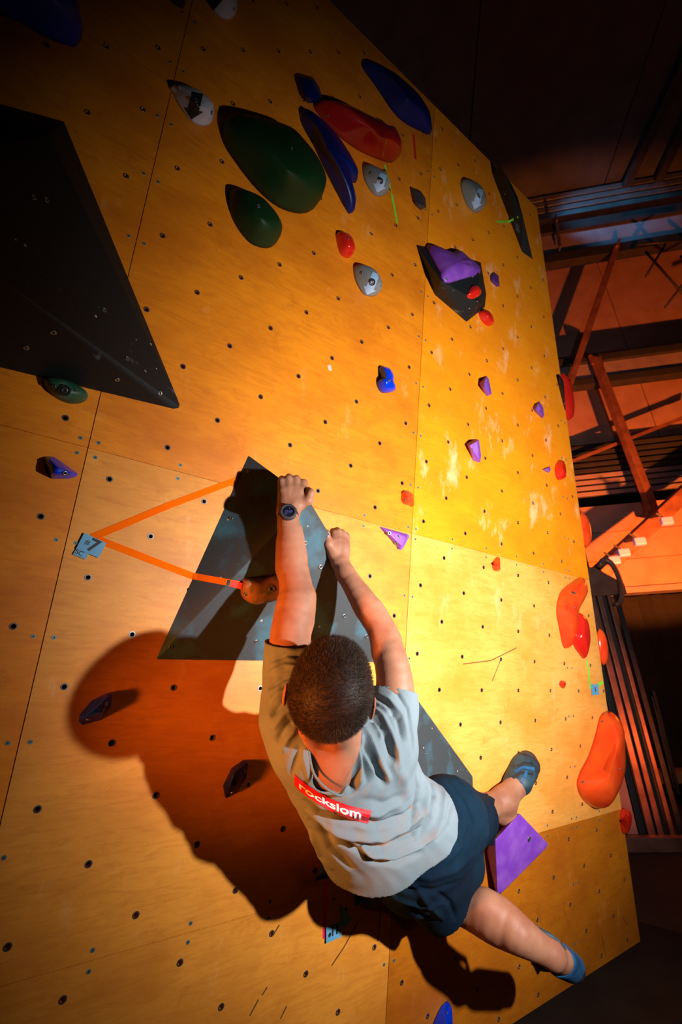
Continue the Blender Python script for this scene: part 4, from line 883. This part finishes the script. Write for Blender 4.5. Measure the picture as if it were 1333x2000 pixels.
# ------------------------------------------------------------------ t-shirt cloth
TH = .0055
def shirtpost(P, d): return cuts(P, np.maximum(d, -(d+TH)))
tfn = lambda P: ev(T, P)
tv, tf = mesh_sdf(T, .0030, shirtpost)
FOLDS = [  # image path, height (mm, negative = crease), width (mm)
    ([(735, 1338), (770, 1348), (797, 1385), (808, 1440), (808, 1480)], -6, 6), ([(728, 1350), (760, 1364), (786, 1398), (797, 1450)], 6, 7), ([(728, 1362), (752, 1376), (776, 1405), (787, 1450)], -6, 6),
    ([(722, 1366), (750, 1378), (766, 1395)], 7, 6), ([(725, 1380), (748, 1400), (765, 1432), (776, 1465), (780, 1500)], 8, 7), ([(722, 1395), (742, 1420), (756, 1450), (768, 1490)], -9, 8),
    ([(728, 1410), (742, 1428), (748, 1446)], 8, 6), ([(712, 1420), (728, 1455), (742, 1490), (762, 1530)], 10, 8), ([(704, 1440), (722, 1480), (738, 1510), (756, 1535)], -11, 9),
    ([(704, 1432), (712, 1470), (728, 1500), (736, 1520)], 9, 6), ([(694, 1425), (706, 1462), (714, 1500), (720, 1530)], -10, 8), ([(697, 1440), (704, 1480), (702, 1520), (698, 1545)], 10, 8),
    ([(672, 1478), (662, 1495), (676, 1522), (697, 1548)], -13, 13), ([(660, 1490), (654, 1515), (664, 1545)], 9, 8), ([(648, 1515), (650, 1535), (656, 1555)], -6, 6),
    ([(526, 1292), (560, 1278), (600, 1282)], -5, 6), ([(524, 1316), (556, 1300), (590, 1304)], 5, 6), ([(523, 1345), (552, 1325), (580, 1320)], -6, 6), ([(526, 1372), (550, 1352), (576, 1345)], 6, 7),
    ([(529, 1400), (552, 1370), (574, 1358)], -7, 7), ([(533, 1425), (556, 1395), (577, 1378)], 7, 7), ([(540, 1450), (560, 1420), (580, 1402)], -7, 7), ([(550, 1470), (565, 1440), (582, 1422)], 7, 7),
    ([(568, 1515), (580, 1480), (590, 1455)], -6, 8), ([(590, 1462), (598, 1490), (606, 1520), (626, 1540)], 8, 6),
    ([(592, 1560), (625, 1588), (680, 1606), (740, 1612), (790, 1596), (830, 1562)], -9, 8), ([(596, 1545), (630, 1572), (680, 1586), (735, 1590), (785, 1570)], 7, 9),
    ([(598, 1582), (635, 1610), (690, 1634), (745, 1638), (800, 1612), (842, 1565)], 9, 9), ([(600, 1600), (640, 1634), (695, 1656), (750, 1660), (808, 1632), (850, 1582)], -11, 9),
    ([(640, 1600), (680, 1640), (720, 1668), (770, 1672), (820, 1650), (868, 1600)], 9, 8), ([(655, 1610), (690, 1655), (730, 1684), (780, 1684), (830, 1662)], -8, 8),
    ([(812, 1498), (818, 1540), (812, 1585), (796, 1622)], -9, 8), ([(822, 1505), (832, 1545), (826, 1590), (810, 1630)], 8, 8), ([(836, 1508), (850, 1548), (842, 1596), (818, 1640)], -10, 8),
    ([(852, 1512), (868, 1550), (860, 1600), (830, 1648)], 9, 9), ([(870, 1520), (884, 1556), (878, 1600), (850, 1640)], -7, 8), ([(760, 1480), (790, 1520), (800, 1560)], 5, 14),
    ([(700, 1560), (750, 1570), (792, 1552)], -4, 10), ([(606, 1620), (625, 1670), (650, 1700)], 6, 10), ([(620, 1600), (648, 1660), (690, 1700)], -8, 10)]
def add_folds(v, prims, folds, gain=1.0):
    disp = np.zeros(len(v))
    for path, amp, wdt in folds:
        pp = []
        for a, b in zip(path[:-1], path[1:]):
            n = max(1, int(math.dist(a, b)/7))
            for k in range(n):
                p = cast_sdf(prims, a[0]+(b[0]-a[0])*k/n, a[1]+(b[1]-a[1])*k/n)
                if p is not None: pp.append(p)
        p = cast_sdf(prims, *path[-1])
        if p is not None: pp.append(p)
        if len(pp) < 3: continue
        pp = np.array(pp); L = len(pp)-1; wm = wdt/820
        near = np.nonzero(np.all((v > pp.min(0)-3*wm) & (v < pp.max(0)+3*wm), axis=1))[0]
        if not len(near): continue
        Q = v[near]; best = np.full(len(Q), 9.); tt = np.zeros(len(Q))
        for i in range(L):
            a, b = pp[i], pp[i+1]; ba = b-a; h_ = np.clip(((Q-a)@ba)/(ba@ba+1e-12), 0, 1); dd = np.linalg.norm(Q-a-h_[:, None]*ba, axis=1); m_ = dd < best
            best[m_] = dd[m_]; tt[m_] = (i+h_[m_])/L
        disp[near] += gain*amp/1000*np.exp(-(best/wm)**2*1.3)*np.clip(np.minimum(tt, 1-tt)*5, .0, 1)**.7
    return disp
tn = grad(tfn, tv); nax = ncB-ncA; npa = tv-ncA; nh_ = np.clip((npa@nax)/(nax@nax), -.25, 1.5); nkd = np.linalg.norm(npa-nh_[:, None]*nax, axis=1)-(.050+.010*nh_)
fade = np.clip((nkd-.003)/.022, 0, 1); tv2 = tv+tn*(add_folds(tv, T, FOLDS, 1.4)*fade)[:, None]
wr = np.sin(tv@np.array([90, 60, 35.])+3*np.sin(tv@np.array([21, -34, 18.])))*np.sin(tv@np.array([-30, 44, 27.])); tv2 = tv2+tn*(wr*.0016)[:, None]
shirt = qlink('t_shirt', tv2, tf, 'shirt', person)
stree = bvh(tv2, tf)
# collar rib around the neck opening
ax = nrm(ncB-ncA); s1 = nrm(np.cross(ax, wd([0, 1, 0]))); s2 = np.cross(ax, s1); tr_ = []
for k in range(48):
    a = 2*math.pi*k/48; o_ = ncA+(s1*math.cos(a)+s2*math.sin(a))*.0515
    ts = np.linspace(-.10, .10, 80); dd = tfn(o_+ax*ts[:, None]); cr = np.nonzero((dd[:-1] < 0) & (dd[1:] >= 0))[0]; tr_.append(ts[cr[-1]] if len(cr) else np.nan)
tr_ = np.array(tr_); print('collar', np.isnan(tr_).sum(), np.round(tr_[::6], 3)); bad = np.isnan(tr_); idx_ = np.arange(48); 
if bad.any() and (~bad).sum() > 5: tr_[bad] = np.interp(idx_[bad], idx_[~bad], tr_[~bad], period=48)
for _ in range(3): tr_ = (np.roll(tr_, 1)+tr_*2+np.roll(tr_, -1))/4
link('collar', *tube([ncA+(s1*math.cos(2*math.pi*k/48)+s2*math.sin(2*math.pi*k/48))*.0525+ax*(tr_[k]-.002) for k in range(48)], .0030, 6, True), 'shirt', shirt, True)
# red print across the back
def onshirt(x, y, off): return cast(x, y, [stree], off)[0]
def conform(name, polys2d, m, parent, off, step=3.0):
    V = []; F = []
    for pts2, tri in polys2d:
        o_ = len(V); V += [onshirt(p[0], p[1], off) for p in pts2]; F += [tuple(i+o_ for i in t) for t in tri]
    return link(name, V, F, m, parent)
def warp(u, v_):                                                            # print frame -> image, following the U of the back
    x = 576+150*u; yb = 1511+ (72*u**.82) ; return (x, yb+v_*(22+6*u)+9*math.sin(math.pi*u))
gu = np.linspace(0, 1, 44); gv = np.linspace(0, 1, 7)
pv = [warp(a*(1-.05*b), b) for a in gu for b in gv]; pf = [(i*7+j, (i+1)*7+j, (i+1)*7+j+1, i*7+j+1) for i in range(43) for j in range(6)]
prt = conform('back_print', [(pv, pf)], 'printred', shirt, .0016)
g, gf = glyphs('rockslom', 1.0, .025); bmt = bmesh.new()
for q in g: bmt.verts.new(q)
bmt.verts.ensure_lookup_table()
for q in gf:
    try: bmt.faces.new([bmt.verts[i] for i in q])
    except ValueError: pass
bmesh.ops.subdivide_edges(bmt, edges=[e for e in bmt.edges if e.calc_length() > .12], cuts=3); bmesh.ops.triangulate(bmt, faces=bmt.faces); bmt.verts.ensure_lookup_table()
gx0, gx1 = g[:, 0].min(), g[:, 0].max()
gp = [warp(.06+.80*(q.co.x-gx0)/(gx1-gx0), .50-q.co.y*.80) for q in bmt.verts]; conform('lettering', [(gp, [[v.index for v in f.verts] for f in bmt.faces])], 'printwhite', prt, .0026); bmt.free()
# ------------------------------------------------------------------ shorts cloth
def shpost(P, d):
    hv_ = (P-hem[0])@hem[1]; d = np.maximum(d, ev(T, P)+.008-1.6*np.maximum(0, hv_+.012)); carve = np.full(len(P), 9.)
    for (a, n_), c0, r0 in ((lgL, C(905, 1778, 1.43), .15), (lgR, C(960, 1600, 1.70), .17)):
        nr = np.linalg.norm(P-c0, axis=1) < r0; pl_ = (P-a)@n_
        carve = np.where(nr & (pl_ > -.06), np.minimum(carve, d+.006), carve); d = np.maximum(d, np.where(nr, pl_, -9))
    return np.maximum(np.maximum(d, -carve), -(hv_+.05))
qv, qf = mesh_sdf(Q, .0036, shpost, slack=2.2)
SF = [([(885, 1512), (920, 1545), (945, 1600), (925, 1660)], 8, 9), ([(870, 1520), (905, 1560), (925, 1610), (905, 1660)], -9, 9), ([(860, 1560), (890, 1600), (900, 1650), (870, 1690)], 8, 10), ([(940, 1545), (958, 1590), (950, 1650), (925, 1700)], -7, 9),
      ([(742, 1725), (775, 1755), (820, 1770), (870, 1765)], 8, 9), ([(752, 1712), (800, 1738), (850, 1742), (900, 1722)], -9, 10), ([(790, 1700), (840, 1715), (890, 1700), (930, 1665)], 8, 11), ([(800, 1765), (825, 1790), (850, 1800)], -8, 8),
      ([(820, 1750), (845, 1775), (870, 1800)], 7, 8), ([(850, 1740), (880, 1765), (893, 1800)], -7, 8), ([(800, 1725), (822, 1745), (838, 1765)], 6, 7)]
qfn = lambda P: ev(Q, P)
qn = grad(qfn, qv); qv = qv+qn*add_folds(qv, Q, SF, .9)[:, None]
shorts = qlink('shorts', qv, qf, 'shorts', person)
# ------------------------------------------------------------------ climbing shoes
def shoe(prims, cut_a, cut_n, extra):
    def post(P, d): return np.maximum(d, -((P-cut_a)@cut_n))
    v, f = mesh_sdf(prims, .003, post); return v, f
e_ = empty('climbing_shoe', C(1115, 1884, 1.405), parent=person)
pr = [rc(C(1100, 1874, 1.337), C(1120, 1886, 1.439), .036, .033, .015), rc(C(1085, 1878, 1.320), C(1112, 1892, 1.405), .030, .030, .02)]
ctr = C(1104, 1872, 1.320); v, f = shoe(pr, ctr, nrm(C(1120, 1886, 1.439)-C(1085, 1870, 1.295)), None); qlink('upper', v, f, 'shoe', e_)
pr = [rc(C(1101, 1879, 1.346), C(1121, 1890, 1.443), .034, .033, .01)]
v, f = shoe(pr, C(1108, 1876, 1.358), nrm(C(1120, 1886, 1.439)-C(1085, 1868, 1.320)+wd([.01, .05, 0])), None); qlink('sole', v, f, 'rubber', e_)
link('heel_strap', *tube([C(1037, 1805, 1.320), C(1052, 1818, 1.329), C(1072, 1826, 1.337), C(1088, 1836, 1.320), C(1100, 1852, 1.312), C(1106, 1866, 1.320)], [.009, .010, .008, .007, .008, .01], 8), 'shoegrey', e_, True)
link('lace', *tube([C(1040, 1880, 1.295), C(1060, 1892, 1.295), C(1080, 1894, 1.295), C(1096, 1892, 1.303), C(1104, 1884, 1.312)], [.006, .007, .007, .007, .008], 7), 'rubber', e_, True)
link('pull_tab', *tube([C(1046, 1888, 1.312), C(1050, 1899, 1.320), C(1056, 1889, 1.312)], .006, 6), 'strapg', e_, True)
e2 = empty('climbing_shoe', C(1025, 1500, 1.885), parent=person)
pr = [rc(C(1016, 1528, 1.837), C(1026, 1497, 1.904), .046, .049, .02), rc(C(1024, 1505, 1.894), C(1030, 1488, 1.933), .049, .040, .02), rc(C(1000, 1530, 1.837), C(1014, 1500, 1.894), .034, .036, .02)]
v, f = shoe(pr, C(1010, 1540, 1.809), nrm(C(1028, 1490, 1.904)-C(1005, 1553, 1.809)), None); v0_, f0_ = v, f; qlink('upper', v, f, 'shoegrey', e2)
pr = [rc(C(1022, 1530, 1.837), C(1034, 1496, 1.904), .034, .042, .02)]
v, f = mesh_sdf(pr, .003, lambda P, d: np.maximum(d, -((P-C(1031, 1505, 1.875))@nrm(wd([1, .25, .2]))))); qlink('sole', v, f, 'rubber', e2)
sht = bvh(v0_, f0_)
for k, (q_, m_) in enumerate((([(1002, 1520), (1020, 1509), (1042, 1512)], 'rubber'), ([(1006, 1508), (1022, 1499), (1044, 1502)], 'shoe'), ([(1012, 1497), (1026, 1490), (1043, 1492)], 'rubber'))):
    strip(q_, .012, m_, 'closure_strap', e2, .002, [sht])
strip([(1012, 1536), (1024, 1520), (1030, 1506)], .012, 'shoe', 'tongue', e2, .0015, [sht])
pr = [rc(C(1026, 1497, 1.904), C(1030, 1488, 1.933), .0505, .0418, .02)]
v, f = shoe(pr, C(1026, 1492, 1.904), nrm(C(1031, 1480, 1.933)-C(1018, 1515, 1.856)), None); qlink('toe_rubber', v, f, 'rubber', e2)
link('heel_strap', *tube([C(1018, 1560, 1.809), C(1021, 1548, 1.814), C(1028, 1530, 1.847)], [.005, .009, .01], 8), 'shoe', e2, True)
link('pull_tab', *tube([C(1000, 1516, 1.856), C(990, 1510, 1.875), C(984, 1520, 1.875), C(996, 1526, 1.847)], .005, 6), 'strapg', e2, True)
# ------------------------------------------------------------------ wrist watch
wa = C(563, 1003, 1.27); fd = nrm(C(561, 990, 1.284)-C(563, 1015, 1.252)); wc, wn_ = cast(563, 1002, [bvh(bv, bf)]); wn_ = nrm(wn_*.3+nrm(CAM-wc)*.7+wd([.1, .2, 0])*.3); wn_ = nrm(wn_-(wn_@fd)*fd*.55)
wt = empty('wrist_watch', wc, parent=person)
s1 = nrm(np.cross(fd, wn_)); s2 = nrm(np.cross(s1, fd)); ctr = C(563, 1004, 1.2655)
ringp = [ctr+(s1*math.cos(a)*.0275+s2*math.sin(a)*.0275) for a in np.linspace(0, 2*math.pi, 36, endpoint=False)]
v = []; f = []
for p in ringp:
    o_ = nrm(p-ctr)
    for (a, b) in ((-.010, 0), (.010, 0), (.010, .003), (-.010, .003)): v.append(p+fd*a+o_*b)
for i in range(36):
    for k in range(4): j = (i+1) % 36; f.append((i*4+k, i*4+(k+1) % 4, j*4+(k+1) % 4, j*4+k))
link('watch_strap', v, f, 'rubber', wt, True)
wc = wc+wn_*.001
cs = link('watch_case', *disc(wc, wn_, .0245, .011, 36), 'rubber', wt, True)
link('bezel', *disc(wc+wn_*.0095, wn_, .0232, .0035, 36, inner=.0165), 'dark', cs, True)
link('watch_face', *disc(wc+wn_*.0100, wn_, .0166, .0012, 30), 'screen', cs)
ux = nrm(np.cross(wd([0, -1, 0]), wn_)); uy = np.cross(wn_, ux)
for txt, dx_, dy_, sz in (('10:09', .001, -.001, .0105), ('86', -.007, -.008, .006), ('F', .004, .009, .005)):
    g, gf = glyphs(txt, sz, .0002); link('digits', [wc+wn_*.0118+ux*(q[1]*.0+q[0]+dx_)+uy*(q[1]+dy_) for q in g], gf, 'segs', cs)
for a in (.4, 1.2, 2.2, 3.6, 5.4):
    link('button', *disc(wc+wn_*.005+(ux*math.cos(a)+uy*math.sin(a))*.0235, ux*math.cos(a)+uy*math.sin(a), .003, .003, 10), 'steel', cs)
# ------------------------------------------------------------------ t-nuts and screws in the panels
trees = [t for t in HIT if t is not WALLTREE]+[bvh(bv, bf), stree, bvh(qv, qf)]
def clear(p):
    a = np.array(p)+WN*.004; d = Vector(nrm(CAM-a)); return all(t.ray_cast(Vector(a), d)[0] is None for t in trees)
vq, fq = disc([0, 0, 0], [0, 0, 1], .0088, .0009, 12, inner=.0056); k0 = len(vq)
vq = list(vq)+[np.array([.0056*math.cos(2*math.pi*k/12), .0056*math.sin(2*math.pi*k/12), -.012]) for k in range(12)]
fq = list(fq)+[tuple(range(k0, k0+12))]
Rw = np.array([DH, DV, WN]); 
if np.linalg.det(Rw) < 0: Rw = np.array([-DH, DV, WN])
def shared(name, v, f, mats, fm=None):
    me = bpy.data.meshes.new(name); me.from_pydata([tuple(np.asarray(q)@Rw) for q in v], [], f)
    for m in mats: me.materials.append(MT[m])
    if fm: 
        for i in fm: me.polygons[i].material_index = 1
    me.update(); return me
nme = shared('t_nut', vq, fq, ['steel', 'hole'], [len(fq)-1])
v2, f2 = disc([0, 0, 0], [0, 0, 1], .0052, .0010, 12); v3, f3 = disc([0, 0, .0009], [0, 0, 1], .0020, .0003, 6); vs, fs = join((v2, f2), (v3, f3))
sme = shared('panel_screw', vs, fs, ['screw', 'hole'], list(range(len(f2), len(fs))))
def place(name, me, p, par):
    o = bpy.data.objects.new(name, me); COL.objects.link(o); o.parent = par; o.location = Vector(p-WLOC[par.name])
cand = []
for po, (s0, s1, t0, t1), nn in PANELS:
    for q in nn:
        p = SW(q[0], q[1]); x, y = proj(p)
        if -15 < x < 1348 and -15 < y < 2015 and clear(p): cand.append((np.linalg.norm(p-CAM), p, po))
cand.sort(key=lambda c: c[0])
for d, p, po in cand[:300]: place('t_nut', nme, p, po)
rest = cand[300:]
if rest:
    vv = []; ff = []
    for d, p, po in rest:
        o_ = len(vv); vv += [p+np.asarray(q)@Rw for q in vq]; ff += [tuple(i+o_ for i in q) for q in fq]
    link('t_nuts', vv, ff, 'steel', front, kind='stuff')
ns = 0; ts = [-.016, .0, 0]
for po, (s0, s1, t0, t1), nn in PANELS:
    pts = []
    k = np.arange(0, 11)
    for t in np.r_[t1-.021, t1-.254-np.arange(0, 9)*.2345, t0+.021]:
        if t0+.015 < t < t1-.015: pts += [(s0+.022, t), (s1-.022, t)]
    for s in np.arange(s0+.245, s1-.1, .2345): pts += [(s, t0+.021), (s, t1-.021)]
    for s, t in pts:
        if t > 2.3 or t < -1.74 or (3.066-s)*4.135-(t+1.77)*.861 < .08: continue
        p = SW(s, t); x, y = proj(p)
        if -10 < x < 1343 and -10 < y < 2010 and clear(p) and np.linalg.norm(p-CAM) < 3.3 and ns < 290: place('panel_screw', sme, p, po); ns += 1
print('nuts', len(cand), 'screws', ns, 'body', len(bv), len(tv), len(qv))
